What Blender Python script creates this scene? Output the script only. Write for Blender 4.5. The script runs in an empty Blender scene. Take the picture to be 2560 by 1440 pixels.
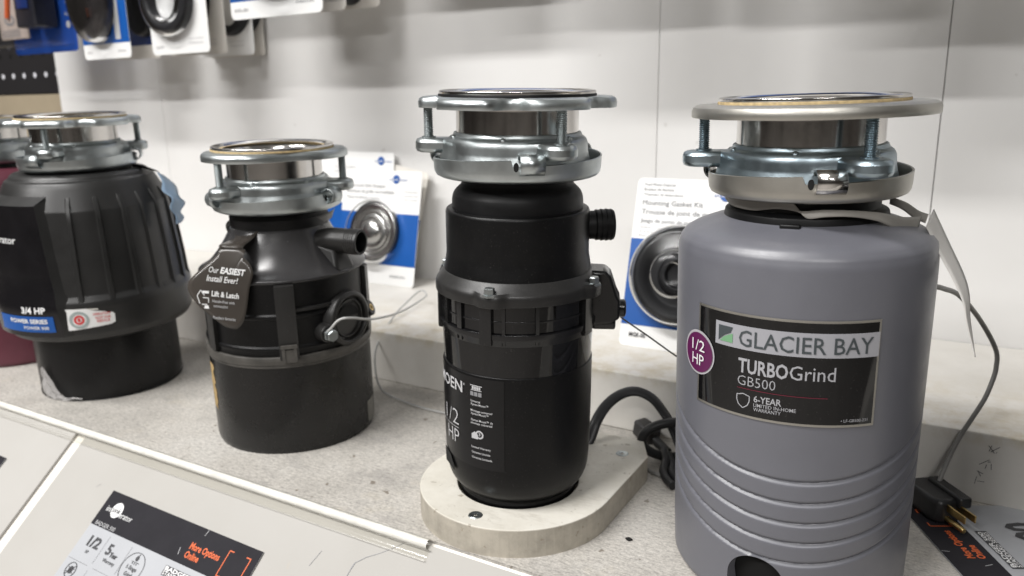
import bpy, math, random
from mathutils import Vector, Matrix
random.seed(7)
S = bpy.context.scene
COL = S.collection
PI = math.pi
R = math.radians
Hc = .325

# ------------------------------------------------------------------ camera
cam = bpy.data.cameras.new('camera'); camo = bpy.data.objects.new('camera', cam); COL.objects.link(camo)
right = Vector((0.86419886, 0.50290658, -0.01566208))
down = Vector((0.10350637, -0.20815611, -0.97260345))
fwd = Vector((-0.49238884, 0.83890166, -0.23194231))
m = Matrix((right, -down, -fwd)).transposed().to_4x4()
m.translation = Vector((0, 0, Hc))
camo.matrix_world = m
cam.sensor_width = 36.0
cam.lens = 36.0 * 1940 / 2560
cam.clip_start = .02; cam.clip_end = 60
cam.dof.use_dof = True
cam.dof.focus_distance = .50
cam.dof.aperture_fstop = 8.5
S.camera = camo
# ------------------------------------------------------------------ world: the dim shop around the shelf
W = bpy.data.worlds.new('World'); S.world = W; W.use_nodes = True
nt = W.node_tree; N = nt.nodes; LK = nt.links
for n in list(N): N.remove(n)
out = N.new('ShaderNodeOutputWorld'); bg = N.new('ShaderNodeBackground'); LK.new(bg.outputs[0], out.inputs[0])
tc = N.new('ShaderNodeTexCoord'); sep = N.new('ShaderNodeSeparateXYZ'); LK.new(tc.outputs['Generated'], sep.inputs[0])
ramp = N.new('ShaderNodeValToRGB')                      # by height: floor, opposite aisle, ceiling
mr = N.new('ShaderNodeMapRange'); mr.inputs[1].default_value = -1; mr.inputs[2].default_value = 1
LK.new(sep.outputs[2], mr.inputs[0]); LK.new(mr.outputs[0], ramp.inputs[0])
cr = ramp.color_ramp
cr.elements[0].position = 0; cr.elements[0].color = (.20, .18, .16, 1)
cr.elements[1].position = 1; cr.elements[1].color = (.50, .49, .47, 1)
for p, c in ((.40, (.16, .145, .13, 1)), (.47, (.060, .052, .047, 1)), (.60, (.075, .066, .060, 1)), (.70, (.34, .33, .31, 1))):
    e = cr.elements.new(p); e.color = c
vm = N.new('ShaderNodeVectorMath'); vm.operation = 'MULTIPLY'; vm.inputs[1].default_value = (1, 1, .12)
LK.new(tc.outputs['Generated'], vm.inputs[0])
nz = N.new('ShaderNodeTexNoise'); nz.inputs['Scale'].default_value = 5.5; nz.inputs['Detail'].default_value = 5; nz.inputs['Roughness'].default_value = .75
LK.new(vm.outputs[0], nz.inputs['Vector'])
mx = N.new('ShaderNodeMapRange'); mx.inputs[1].default_value = .35; mx.inputs[2].default_value = .68; mx.inputs[3].default_value = .35; mx.inputs[4].default_value = 2.1
LK.new(nz.outputs[0], mx.inputs[0])
mul = N.new('ShaderNodeMixRGB'); mul.blend_type = 'MULTIPLY'; mul.inputs[0].default_value = 1
LK.new(ramp.outputs[0], mul.inputs[1]); LK.new(mx.outputs[0], mul.inputs[2])
LK.new(mul.outputs[0], bg.inputs[0]); bg.inputs[1].default_value = .40
# ------------------------------------------------------------------ the shop's ceiling strip lights (long along the aisle), plus an added one at right
def strip(y, z, x0, x1, wid, power, col=(1, .965, .91)):
    L = bpy.data.lights.new('strip_light', 'AREA'); L.shape = 'RECTANGLE'
    L.size = x1 - x0; L.size_y = wid; L.energy = power; L.color = col
    o = bpy.data.objects.new('strip_light', L); COL.objects.link(o)
    o.location = ((x0 + x1) / 2, y, z)
    return o
strip(-.75, 2.45, -2.4, -.3, .22, 100, (1, .985, .97))
strip(-2.7, 2.55, -3.0, -.6, .25, 165, (1, .985, .97))
strip(-2.9, 2.55, .7, 2.6, .25, 105, (1, .985, .97))  # added strip, put in to brighten the right end of the wall
# ------------------------------------------------------------------ exposure
S.view_settings.view_transform = 'Standard'; S.view_settings.look = 'None'
S.view_settings.exposure = 0; S.view_settings.gamma = 1; S.view_settings.use_curve_mapping = False
S.cycles.max_bounces = 8; S.cycles.transparent_max_bounces = 16
S.cycles.use_denoising = True
S.cycles.sample_clamp_indirect = 6

# ------------------------------------------------------------------ materials
MATS = {}
def new_mat(name):
    m = bpy.data.materials.new(name); m.use_nodes = True
    return m, m.node_tree.nodes, m.node_tree.links, m.node_tree.nodes['Principled BSDF']
def coords(N, L, scale=(1, 1, 1)):
    t = N.new('ShaderNodeTexCoord'); v = N.new('ShaderNodeMapping'); v.inputs['Scale'].default_value = scale
    L.new(t.outputs['Object'], v.inputs[0]); return v.outputs[0]
def noise(N, L, vec, scale, detail=4, rough=.6):
    n = N.new('ShaderNodeTexNoise'); n.inputs['Scale'].default_value = scale
    n.inputs['Detail'].default_value = detail; n.inputs['Roughness'].default_value = rough
    L.new(vec, n.inputs['Vector']); return n.outputs[0]
def rampn(N, L, fac, stops):
    r = N.new('ShaderNodeValToRGB'); L.new(fac, r.inputs[0])
    while len(r.color_ramp.elements) > 2: r.color_ramp.elements.remove(r.color_ramp.elements[0])
    for i, (p, c) in enumerate(stops):
        c = tuple(c) + (1,) if not isinstance(c, (int, float)) else (c, c, c, 1)
        if i < 2: e = r.color_ramp.elements[i]; e.position = p
        else: e = r.color_ramp.elements.new(p)
        e.color = c
    return r.outputs[0]
def mixc(N, L, fac, a, b, mode='MIX'):
    x = N.new('ShaderNodeMixRGB'); x.blend_type = mode
    for i, v in enumerate((fac, a, b)):
        if isinstance(v, (int, float)): x.inputs[i].default_value = v if i == 0 else (v, v, v, 1)
        elif isinstance(v, tuple): x.inputs[i].default_value = v + (1,)
        else: L.new(v, x.inputs[i])
    return x.outputs[0]
def bump(N, L, bsdf, h, strength, dist=.001):
    b = N.new('ShaderNodeBump'); b.inputs['Strength'].default_value = strength; b.inputs['Distance'].default_value = dist
    L.new(h, b.inputs['Height']); L.new(b.outputs[0], bsdf.inputs['Normal'])
def plain(name, col, rough=.5, metal=0, spec=.5, coat=0, var=.0, vs=60, bmp=0, bs=400, rv=0, dust=0):
    """Principled with a little wear: colour variation, roughness smudges, fine bump, dust on upward faces' own scratches."""
    m, N, L, b = new_mat(name)
    b.inputs['Base Color'].default_value = col + (1,); b.inputs['Roughness'].default_value = rough
    b.inputs['Metallic'].default_value = metal; b.inputs['Specular IOR Level'].default_value = spec
    if coat: b.inputs['Coat Weight'].default_value = coat; b.inputs['Coat Roughness'].default_value = .08
    v = coords(N, L)
    if var:
        n = noise(N, L, v, vs, 5, .65)
        c = rampn(N, L, n, ((.3, tuple(max(0, x * (1 - var)) for x in col)), (.7, tuple(min(1, x * (1 + var)) for x in col))))
        if dust:
            n2 = noise(N, L, v, 900, 2, .5); f = rampn(N, L, n2, ((.66, 0.0), (.74, dust)))
            c = mixc(N, L, f, c, (.42, .40, .37))
        L.new(c, b.inputs['Base Color'])
    if rv:
        n = noise(N, L, v, 28, 6, .7)
        q = N.new('ShaderNodeMapRange'); q.inputs[1].default_value = .3; q.inputs[2].default_value = .7
        q.inputs[3].default_value = max(.02, rough - rv); q.inputs[4].default_value = min(1, rough + rv)
        L.new(n, q.inputs[0]); L.new(q.outputs[0], b.inputs['Roughness'])
    if bmp:
        bump(N, L, b, noise(N, L, v, bs, 3, .6), bmp)
    MATS[name] = m
    return m
zinc = plain('zinc_plate', (.47, .505, .51), .37, 1, var=.16, vs=22, rv=.10, bmp=.06, bs=500)
zincblue = plain('zinc_plate_blue', (.35, .42, .46), .35, 1, var=.22, vs=25, rv=.09, bmp=.06, bs=500)
nickel = plain('satin_nickel', (.50, .485, .445), .44, 1, var=.08, vs=30, rv=.06, bmp=.05, bs=900)
steel = plain('stainless', (.62, .60, .575), .16, 1, var=.05, vs=40, rv=.05)
cork = plain('cork_gasket', (.42, .32, .17), .8, var=.35, vs=300, bmp=.3, bs=900)
rubber = plain('black_rubber', (.004, .004, .0045), .5, spec=.3, var=.2, vs=60, rv=.08)
matte = plain('black_plastic', (.0035, .0035, .0038), .38, spec=.27, var=.25, vs=40, rv=.07, bmp=.05, bs=1500, dust=.06)
matte2 = plain('charcoal_plastic', (.017, .0165, .016), .38, spec=.45, var=.2, vs=30, rv=.08, bmp=.05, bs=1200, dust=.05)
gloss = plain('gloss_black', (.003, .003, .0035), .07, rv=.05, var=.2, vs=50, dust=.05)
semig = plain('satin_black', (.007, .007, .0075), .24, rv=.06, var=.2, vs=40, dust=.05)
canblk = plain('painted_can', (.0045, .0043, .0042), .28, spec=.45, var=.22, vs=24, rv=.08, bmp=.03, bs=900, dust=.10)
greypl = plain('grey_plastic', (.122, .124, .143), .40, spec=.85, var=.05, vs=14, rv=.08, dust=.05, bmp=.04, bs=1600)
burg = plain('burgundy_paint', (.10, .022, .036), .38, var=.15, vs=20)
white = plain('white_card', (.80, .80, .79), .42, var=.03, vs=10)
cardst = plain('card_stock', (.385, .395, .415), .45, var=.04, vs=14)
offw = plain('offwhite_card', (.70, .67, .62), .5, var=.05, vs=10)
blue = plain('blue_print', (.002, .078, .33), .42, var=.06, vs=12)
navy = plain('navy_print', (.012, .03, .13), .3)
inkd = plain('dark_ink', (.045, .045, .05), .5)
inkg = plain('grey_ink', (.22, .22, .23), .5)
inkl = plain('pale_ink', (.48, .48, .49), .5)
inkw = plain('white_ink', (.74, .74, .74), .45)
inks = plain('silver_ink', (.36, .36, .38), .35)
orange = plain('orange_ink', (.62, .115, .028), .5)
red = plain('red_ink', (.60, .03, .03), .5)
purple = plain('plum_ink', (.10, .012, .07), .3)
green = plain('green_ink', (.16, .34, .18), .4)
slate = plain('slate_print', (.022, .021, .025), .65, spec=.12, var=.12, vs=25, rv=.08)
brass = plain('brass', (.55, .40, .17), .3, 1, var=.2, vs=80)
blackcord = plain('cord_pvc', (.016, .016, .017), .42, var=.2, vs=80)
greycord = plain('grey_cable', (.20, .195, .185), .45, var=.12, vs=90)
palecord = plain('pale_cable', (.42, .42, .41), .4, var=.1, vs=90)
papergrey = plain('grey_paper', (.30, .285, .26), .6, var=.1, vs=40)
paperpale = plain('pale_paper', (.60, .58, .55), .6, var=.06, vs=40)
bluetag = plain('blue_tag', (.20, .29, .40), .38, var=.1, vs=40)
tagdark = plain('dark_tag', (.052, .045, .039), .22, var=.12, vs=30, rv=.06)
brown = plain('card_residue', (.36, .25, .11), .8, var=.4, vs=200)
beige = plain('beige_rail', (.30, .25, .175), .6, var=.08, vs=10)
crumb = plain('crumb', (.10, .07, .04), .8)
hole = plain('dark_void', (.004, .004, .004), .9)

def board_white():
    m, N, L, b = new_mat('white_laminate')
    v = coords(N, L)
    n1 = noise(N, L, v, 3.0, 5, .6)
    c = rampn(N, L, n1, ((.3, (.69, .68, .665)), (.7, (.735, .73, .72))))
    sp = noise(N, L, v, 55, 2, .5); f = rampn(N, L, sp, ((.745, 0.0), (.775, .25)))
    c = mixc(N, L, f, c, (.33, .30, .27))
    L.new(c, b.inputs['Base Color']); b.inputs['Roughness'].default_value = .42
    bump(N, L, b, noise(N, L, v, 600, 2, .5), .03)
    return m
wallm = board_white()
def deck_mat():
    m, N, L, b = new_mat('worn_shelf_paint')
    v = coords(N, L)
    vs = coords(N, L, (1, 2.6, 1))
    big = noise(N, L, v, 7, 6, .65)
    base = rampn(N, L, big, ((.30, (.37, .35, .32)), (.52, (.50, .475, .435)), (.72, (.57, .55, .515))))
    grain = noise(N, L, vs, 170, 5, .75)
    g = rampn(N, L, grain, ((.32, .52), (.50, .97), (.68, 1.22)))
    c = mixc(N, L, .9, base, g, 'MULTIPLY')
    fine = noise(N, L, v, 520, 3, .7); fr = rampn(N, L, fine, ((.30, .55), (.58, 1.10)))
    c = mixc(N, L, .6, c, fr, 'MULTIPLY')
    # scuffs: long dark smears
    vr = coords(N, L, (5, 10, 1)); sm = noise(N, L, vr, 2.6, 9, .8)
    f = rampn(N, L, sm, ((.52, 0.0), (.70, .62)))
    c = mixc(N, L, f, c, (.20, .19, .185))
    ye = noise(N, L, v, 16, 4, .6); f = rampn(N, L, ye, ((.60, 0.0), (.80, .35)))
    c = mixc(N, L, f, c, (.50, .43, .29))
    sp = noise(N, L, v, 95, 2, .5); f = rampn(N, L, sp, ((.70, 0.0), (.74, .75)))
    c = mixc(N, L, f, c, (.13, .10, .07))
    L.new(c, b.inputs['Base Color'])
    b.inputs['Roughness'].default_value = .5
    h = mixc(N, L, .5, grain, fine)
    bump(N, L, b, h, .55, .0012)
    return m
deckm = deck_mat()
def riser_mat():
    m, N, L, b = new_mat('worn_riser_paint')
    v = coords(N, L)
    t = N.new('ShaderNodeTexCoord'); s = N.new('ShaderNodeSeparateXYZ'); L.new(t.outputs['Object'], s.inputs[0])
    n1 = noise(N, L, v, 9, 6, .65)
    c = rampn(N, L, n1, ((.3, (.60, .575, .53)), (.7, (.72, .70, .66))))
    # worn yellowed edge, where the laminate has rubbed through along the front top edge
    e = N.new('ShaderNodeMapRange'); e.inputs[1].default_value = .048; e.inputs[2].default_value = .0605
    L.new(s.outputs[2], e.inputs[0])
    y = N.new('ShaderNodeMapRange'); y.inputs[1].default_value = .16; y.inputs[2].default_value = .002; y.inputs[3].default_value = 0; y.inputs[4].default_value = 1
    L.new(s.outputs[1], y.inputs[0])
    n2 = noise(N, L, v, 45, 5, .7)
    k = N.new('ShaderNodeMath'); k.operation = 'MULTIPLY'; L.new(y.outputs[0], k.inputs[0]); L.new(e.outputs[0], k.inputs[1])
    k2 = N.new('ShaderNodeMath'); k2.operation = 'MULTIPLY'; L.new(k.outputs[0], k2.inputs[0])
    f2 = rampn(N, L, n2, ((.42, 0.0), (.68, .85))); L.new(f2, k2.inputs[1])
    c = mixc(N, L, k2.outputs[0], c, (.47, .40, .27))
    sp = noise(N, L, coords(N, L, (1, 1, .4)), 60, 3, .6); f = rampn(N, L, sp, ((.735, 0.0), (.77, .6)))
    c = mixc(N, L, f, c, (.22, .18, .14))
    L.new(c, b.inputs['Base Color']); b.inputs['Roughness'].default_value = .45
    bump(N, L, b, noise(N, L, v, 300, 4, .6), .12)
    return m
riserm = riser_mat()
def wood_mat():
    m, N, L, b = new_mat('painted_fibreboard')
    v = coords(N, L)
    c = rampn(N, L, noise(N, L, v, 22, 6, .65), ((.3, (.54, .51, .44)), (.6, (.65, .625, .56)), (.8, (.69, .67, .61))))
    ve = coords(N, L, (1, 1, .08)); st = noise(N, L, ve, 330, 3, .6)
    t = N.new('ShaderNodeTexCoord'); s = N.new('ShaderNodeSeparateXYZ'); L.new(t.outputs['Object'], s.inputs[0])
    g = N.new('ShaderNodeNewGeometry'); sn = N.new('ShaderNodeSeparateXYZ'); L.new(g.outputs['Normal'], sn.inputs[0])
    side = N.new('ShaderNodeMapRange'); side.inputs[1].default_value = .6; side.inputs[2].default_value = .2; L.new(sn.outputs[2], side.inputs[0])
    edge = mixc(N, L, 1.0, rampn(N, L, st, ((.25, (.405, .37, .31)), (.75, (.435, .40, .335)))), rampn(N, L, noise(N, L, v, 34, 6, .7), ((.35, .74), (.62, 1.08))), 'MULTIPLY')        # bare sawn edge
    c = mixc(N, L, side.outputs[0], c, edge)
    sm = noise(N, L, coords(N, L, (6, 14, 4)), 4, 7, .75); f = rampn(N, L, sm, ((.56, 0.0), (.72, .45)))
    c = mixc(N, L, f, c, (.34, .31, .26))
    sp = noise(N, L, v, 120, 4, .6); f = rampn(N, L, sp, ((.64, 0.0), (.70, .6)))
    c = mixc(N, L, f, c, (.22, .18, .13))
    L.new(c, b.inputs['Base Color']); b.inputs['Roughness'].default_value = .6
    bump(N, L, b, noise(N, L, v, 250, 4, .6), .15)
    return m
woodm = wood_mat()
def panel_mat():
    m, N, L, b = new_mat('cream_sign_board')
    v = coords(N, L)
    c = rampn(N, L, noise(N, L, v, 6, 4, .6), ((.3, (.375, .362, .337)), (.7, (.41, .397, .375))))
    sp = noise(N, L, coords(N, L, (1, .35, 1)), 60, 3, .6); f = rampn(N, L, sp, ((.73, 0.0), (.77, .4)))
    c = mixc(N, L, f, c, (.42, .38, .32))
    L.new(c, b.inputs['Base Color']); b.inputs['Roughness'].default_value = .6; b.inputs['Specular IOR Level'].default_value = .25
    return m
panelm = panel_mat()
def peg_mat():
    m, N, L, b = new_mat('pegboard')
    t = N.new('ShaderNodeTexCoord'); s = N.new('ShaderNodeSeparateXYZ'); L.new(t.outputs['Object'], s.inputs[0])
    def frac(o, off, sc):
        a = N.new('ShaderNodeMath'); a.operation = 'MULTIPLY_ADD'; L.new(o, a.inputs[0]); a.inputs[1].default_value = 1 / sc; a.inputs[2].default_value = off
        fl = N.new('ShaderNodeMath'); fl.operation = 'FRACT'; L.new(a.outputs[0], fl.inputs[0])
        q = N.new('ShaderNodeMath'); q.operation = 'SUBTRACT'; L.new(fl.outputs[0], q.inputs[0]); q.inputs[1].default_value = .5
        w = N.new('ShaderNodeMath'); w.operation = 'MULTIPLY'; L.new(q.outputs[0], w.inputs[0]); L.new(q.outputs[0], w.inputs[1])
        return w.outputs[0]
    a = frac(s.outputs[0], .5, .041); c_ = frac(s.outputs[2], .5, .041)
    ad = N.new('ShaderNodeMath'); ad.operation = 'ADD'; L.new(a, ad.inputs[0]); L.new(c_, ad.inputs[1])
    lt = N.new('ShaderNodeMath'); lt.operation = 'LESS_THAN'; L.new(ad.outputs[0], lt.inputs[0]); lt.inputs[1].default_value = .017
    row = N.new('ShaderNodeMath'); row.operation = 'COMPARE'; L.new(s.outputs[2], row.inputs[0]); row.inputs[1].default_value = .041; row.inputs[2].default_value = .012
    hc = mixc(N, L, row.outputs[0], (.002, .002, .002), (.62, .62, .66))
    c = mixc(N, L, lt.outputs[0], (.012, .011, .012), hc)
    L.new(c, b.inputs['Base Color']); b.inputs['Roughness'].default_value = .5
    return m
pegm = peg_mat()
def clear_mat(name, tint=(.95, .96, .97), refl=.14, rough=.08):
    m, N, L, b = new_mat(name); N.remove(b)
    o = N['Material Output']; t = N.new('ShaderNodeBsdfTransparent'); t.inputs[0].default_value = tint + (1,)
    g = N.new('ShaderNodeBsdfGlossy'); g.inputs['Roughness'].default_value = rough
    f = N.new('ShaderNodeFresnel'); f.inputs[0].default_value = 1.22
    a = N.new('ShaderNodeMath'); a.operation = 'ADD'; a.use_clamp = True; L.new(f.outputs[0], a.inputs[0]); a.inputs[1].default_value = refl
    x = N.new('ShaderNodeMixShader'); L.new(a.outputs[0], x.inputs[0]); L.new(t.outputs[0], x.inputs[1]); L.new(g.outputs[0], x.inputs[2])
    L.new(x.outputs[0], o.inputs[0]); return m
clear = clear_mat('clear_blister', (.96, .965, .97), .012, .14)
acryl = clear_mat('clear_acrylic', (.95, .945, .92), .04, .15)
def film_mat():
    m, N, L, b = new_mat('clear_film')
    b.inputs['Base Color'].default_value = (.62, .60, .59, 1); b.inputs['Roughness'].default_value = .14; b.inputs['Alpha'].default_value = .5
    return m
film = film_mat()

# ------------------------------------------------------------------ mesh helpers
class MB:
    def __init__(s): s.v = []; s.f = []
    def add(s, vs, fs):
        o = len(s.v); s.v += [tuple(p) for p in vs]; s.f += [tuple(i + o for i in f) for f in fs]; return s
    def box(s, c, d, M=None):
        x, y, z = (q / 2 for q in d)
        vs = [Vector((a * x, b * y, e * z)) for a in (-1, 1) for b in (-1, 1) for e in (-1, 1)]
        if M is not None: vs = [M @ p for p in vs]
        c = Vector(c)
        return s.add([p + c for p in vs], [(0, 1, 3, 2), (4, 6, 7, 5), (0, 4, 5, 1), (2, 3, 7, 6), (0, 2, 6, 4), (1, 5, 7, 3)])
    def lathe(s, prof, n=96, fn=None, M=None, a0=0, a1=2 * PI, close=False):
        full = abs(a1 - a0 - 2 * PI) < 1e-6
        m_ = n if full else n + 1
        vs = []
        for i, (r, z) in enumerate(prof):
            for k in range(m_):
                a = a0 + (a1 - a0) * k / n
                rr, zz = (r, z) if fn is None else fn(a, i, r, z)
                p = Vector((rr * math.cos(a), rr * math.sin(a), zz))
                vs.append(M @ p if M is not None else p)
        fs = []
        np_ = len(prof)
        for i in range(np_ - 1 + (1 if close else 0)):
            j = (i + 1) % np_
            for k in range(n):
                k2 = (k + 1) % m_
                fs.append((i * m_ + k2, i * m_ + k, j * m_ + k, j * m_ + k2))
        return s.add(vs, fs)
    def tube(s, pts, r, n=10, closed=False, flat=None, up=None, caps=True):
        P = [Vector(p) for p in pts]; k = len(P); vs = []; fs = []
        T = []
        for i in range(k):
            a = P[(i - 1) % k] if (closed or i > 0) else P[i]; b = P[(i + 1) % k] if (closed or i < k - 1) else P[i]
            T.append((b - a).normalized())
        nrm = Vector(up) if up else (Vector((0, 0, 1)) if abs(T[0].z) < .9 else Vector((1, 0, 0)))
        for i in range(k):
            t = T[i]; nrm = (nrm - t * nrm.dot(t))
            if nrm.length < 1e-6: nrm = t.orthogonal()
            nrm.normalize(); bn = t.cross(nrm)
            ri = r[i] if isinstance(r, (list, tuple)) else r
            ra, rb = (ri, ri) if flat is None else (ri * flat, ri)
            for j in range(n):
                a = 2 * PI * j / n
                vs.append(P[i] + nrm * (ra * math.cos(a)) + bn * (rb * math.sin(a)))
        for i in range(k if closed else k - 1):
            i2 = (i + 1) % k
            for j in range(n):
                j2 = (j + 1) % n
                fs.append((i * n + j, i * n + j2, i2 * n + j2, i2 * n + j))
        if not closed and caps: fs += [tuple(range(n))[::-1], tuple((k - 1) * n + j for j in range(n))]
        return s.add(vs, fs)
    def prism(s, outl, z0, z1, M=None):
        n = len(outl); vs = [Vector((x, y, z0)) for x, y in outl] + [Vector((x, y, z1)) for x, y in outl]
        if M is not None: vs = [M @ p for p in vs]
        return s.add(vs, [tuple(range(n))[::-1], tuple(range(n, 2 * n))] + [(i, (i + 1) % n, n + (i + 1) % n, n + i) for i in range(n)])
    def sheet(s, f, nu, nv):
        vs = [f(u / nu, v / nv) for v in range(nv + 1) for u in range(nu + 1)]
        return s.add(vs, [(v * (nu + 1) + u, v * (nu + 1) + u + 1, (v + 1) * (nu + 1) + u + 1, (v + 1) * (nu + 1) + u) for v in range(nv) for u in range(nu)])
    def cyl(s, p0, p1, r, n=24, r1=None):
        return s.tube([p0, p1], [r, r if r1 is None else r1], n)
def smooth_path(pts, n=8, closed=False):
    P = [Vector(p) for p in pts]; k = len(P); o = []
    for i in range(k if closed else k - 1):
        g = lambda j: P[j % k] if closed else P[min(max(j, 0), k - 1)]
        a, b, c, d = g(i - 1), g(i), g(i + 1), g(i + 2)
        for q in range(n):
            t = q / n
            o.append(.5 * ((2 * b) + (c - a) * t + (2 * a - 5 * b + 4 * c - d) * t * t + (3 * b - a - 3 * c + d) * t ** 3))
    if not closed: o.append(P[-1])
    return o
def fillet(pts, n=4):
    """[(r,z,fillet radius)] -> profile with rounded corners"""
    o = []
    for i, p in enumerate(pts):
        f = p[2] if len(p) > 2 else 0
        b = Vector(p[:2])
        if not f or i in (0, len(pts) - 1): o.append(tuple(b)); continue
        a = Vector(pts[i - 1][:2]); c = Vector(pts[i + 1][:2])
        f1 = min(f, (a - b).length * .48); f2 = min(f, (c - b).length * .48)
        s = b + (a - b).normalized() * f1; e = b + (c - b).normalized() * f2
        for k in range(n + 1):
            t = k / n; o.append(tuple((1 - t) ** 2 * s + 2 * t * (1 - t) * b + t * t * e))
    return o
def link(name, mb, mat, parent=None, smooth=True, bevel=0, angle=34, solid=0, recenter=True):
    me = bpy.data.meshes.new(name)
    vs = mb.v; loc = None
    if parent is None and recenter:
        xs = [p[0] for p in vs]; ys = [p[1] for p in vs]; zs = [p[2] for p in vs]
        loc = ((min(xs) + max(xs)) / 2, (min(ys) + max(ys)) / 2, min(zs))
        vs = [(p[0] - loc[0], p[1] - loc[1], p[2] - loc[2]) for p in vs]
    me.from_pydata(vs, [], mb.f); me.validate(); me.update()
    me.materials.append(mat)
    o = bpy.data.objects.new(name, me); COL.objects.link(o)
    if loc: o.location = loc
    if parent is not None: o.parent = parent
    if smooth:
        me.polygons.foreach_set('use_smooth', [True] * len(me.polygons))
        me.set_sharp_from_angle(angle=R(angle))
    if solid:
        q = o.modifiers.new('thickness', 'SOLIDIFY'); q.thickness = solid; q.offset = 0
    if bevel:
        q = o.modifiers.new('bevel', 'BEVEL'); q.width = bevel; q.segments = 2; q.limit_method = 'ANGLE'; q.angle_limit = R(40)
    return o
def tag(o, label=None, cat=None, group=None, kind=None):
    if label: o['label'] = label
    if cat: o['category'] = cat
    if group: o['group'] = group
    if kind: o['kind'] = kind
    return o
def thing(name, label, cat, loc=(0, 0, 0), rotz=0, group=None):
    o = bpy.data.objects.new(name, None); COL.objects.link(o); o.empty_display_size = .03
    o.location = loc; o.rotation_euler = (0, 0, rotz)
    return tag(o, label, cat, group)
# text ------------------------------------------------------------------------------------
_tc = {}
def glyphs(s, bold=0, shear=0):
    k = (s, bold, shear)
    if k in _tc: return _tc[k]
    c = bpy.data.curves.new('t', 'FONT'); c.body = s; c.size = 1; c.offset = bold; c.shear = shear; c.resolution_u = 2
    o = bpy.data.objects.new('t', c); COL.objects.link(o)
    dg = bpy.context.evaluated_depsgraph_get(); me = bpy.data.meshes.new_from_object(o.evaluated_get(dg))
    vs = [(v.co.x, v.co.y) for v in me.vertices]; fs = [tuple(p.vertices) for p in me.polygons]
    bpy.data.objects.remove(o); bpy.data.curves.remove(c); bpy.data.meshes.remove(me)
    _tc[k] = (vs, fs); return _tc[k]
_cap = {}
def text(mb, s, x, y, h, fn, w=None, bold=0, shear=0, anchor='l'):
    """letters of cap height h, optionally squeezed to width w, baseline y; fn maps flat (x,y) to 3-D"""
    if 'c' not in _cap:
        v, _ = glyphs('H'); _cap['c'] = max(p[1] for p in v)
    vs, fs = glyphs(s, bold, shear)
    if not vs: return
    x0 = min(p[0] for p in vs); x1 = max(p[0] for p in vs)
    sy = h / _cap['c']; sx = sy if w is None else w / (x1 - x0)
    wid = (x1 - x0) * sx
    ox = x - (wid / 2 if anchor == 'c' else wid if anchor == 'r' else 0)
    mb.add([fn(ox + (p[0] - x0) * sx, y + p[1] * sy) for p in vs], fs)
def on_cyl(r, phc=0.0, rz=None):
    """flat (arc length, height) -> point on the cylinder, phc in degrees; rz(z) may give the radius"""
    def f(u, z):
        rr = (rz(z) if rz else 0) + r
        a = R(phc) + u / (r if rz is None else rr)
        return Vector((rr * math.cos(a), rr * math.sin(a), z))
    return f
def cyl_patch(fn, u0, u1, z0, z1, nu=24, nv=2, rc=0):
    mb = MB()
    return mb.sheet(lambda u, v: fn(u0 + (u1 - u0) * u, z0 + (z1 - z0) * v), nu, nv)
def flat_poly(mb, pts, fn):
    mb.add([fn(*p) for p in pts], [tuple(range(len(pts)))])
def ring2d(mb, cx, cy, rx, ry, wd, fn, n=36):
    vs = []
    for k in range(n):
        a = 2 * PI * k / n
        vs += [fn(cx + rx * math.cos(a), cy + ry * math.sin(a)), fn(cx + (rx - wd) * math.cos(a), cy + (ry - wd) * math.sin(a))]
    mb.add(vs, [(2 * k, 2 * ((k + 1) % n), 2 * ((k + 1) % n) + 1, 2 * k + 1) for k in range(n)])
def disc2d(mb, cx, cy, rx, ry, fn, n=36):
    vs = [fn(cx, cy)] + [fn(cx + rx * math.cos(2 * PI * k / n), cy + ry * math.sin(2 * PI * k / n)) for k in range(n)]
    mb.add(vs, [(0, 1 + k, 1 + (k + 1) % n) for k in range(n)])
def line2d(mb, x0, y0, x1, y1, wd, fn, n=1):
    d = Vector((x1 - x0, y1 - y0)); q = Vector((-d.y, d.x)).normalized() * wd / 2
    vs = []
    for k in range(n + 1):
        t = k / n; vs += [fn(x0 + d.x * t + q.x, y0 + d.y * t + q.y), fn(x0 + d.x * t - q.x, y0 + d.y * t - q.y)]
    mb.add(vs, [(2 * k, 2 * k + 1, 2 * k + 3, 2 * k + 2) for k in range(n)])
def rrect(w, h, r, cx=0, cy=0, n=5):
    o = []
    for sx, sy, a0 in ((1, 1, 0), (-1, 1, 90), (-1, -1, 180), (1, -1, 270)):
        for k in range(n + 1):
            a = R(a0 + 90 * k / n); o.append((cx + sx * (w / 2 - r) + r * math.cos(a), cy + sy * (h / 2 - r) + r * math.sin(a)))
    return o

# ================================================================== SETTING
mb = MB(); mb.sheet(lambda u, v: Vector((-1.75 + 2.6 * u, .4276 + .2624 * v, 0)), 4, 2)
mb.box((-.45, .5588, -.012), (2.6, .2624, .023))
tag(link('shelf_deck', mb, deckm, smooth=False, recenter=False), kind='structure')
tag(link('floor', MB().sheet(lambda u, v: Vector((-8 + 14 * u, -7 + 12 * v, -1.0)), 1, 1), plain('shop_floor', (.30, .28, .26), .5, var=.1, vs=3), smooth=False), kind='structure')
for x0, x1 in ((-1.635, -1.31135), (-1.31065, -.3453), (-.3447, -.0314), (-.0306, .85)):
    mb = MB().box(((x0 + x1) / 2, .962, .52), (x1 - x0, .012, 1.2))
    tag(link('wall_panel', mb, wallm, smooth=False, bevel=.0006), kind='structure')
tag(link('wall_backing', MB().box((-.6, .985, .5), (3.6, .02, 1.4)), plain('backing_board', (.30, .28, .25), .8), smooth=False), kind='structure')
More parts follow.
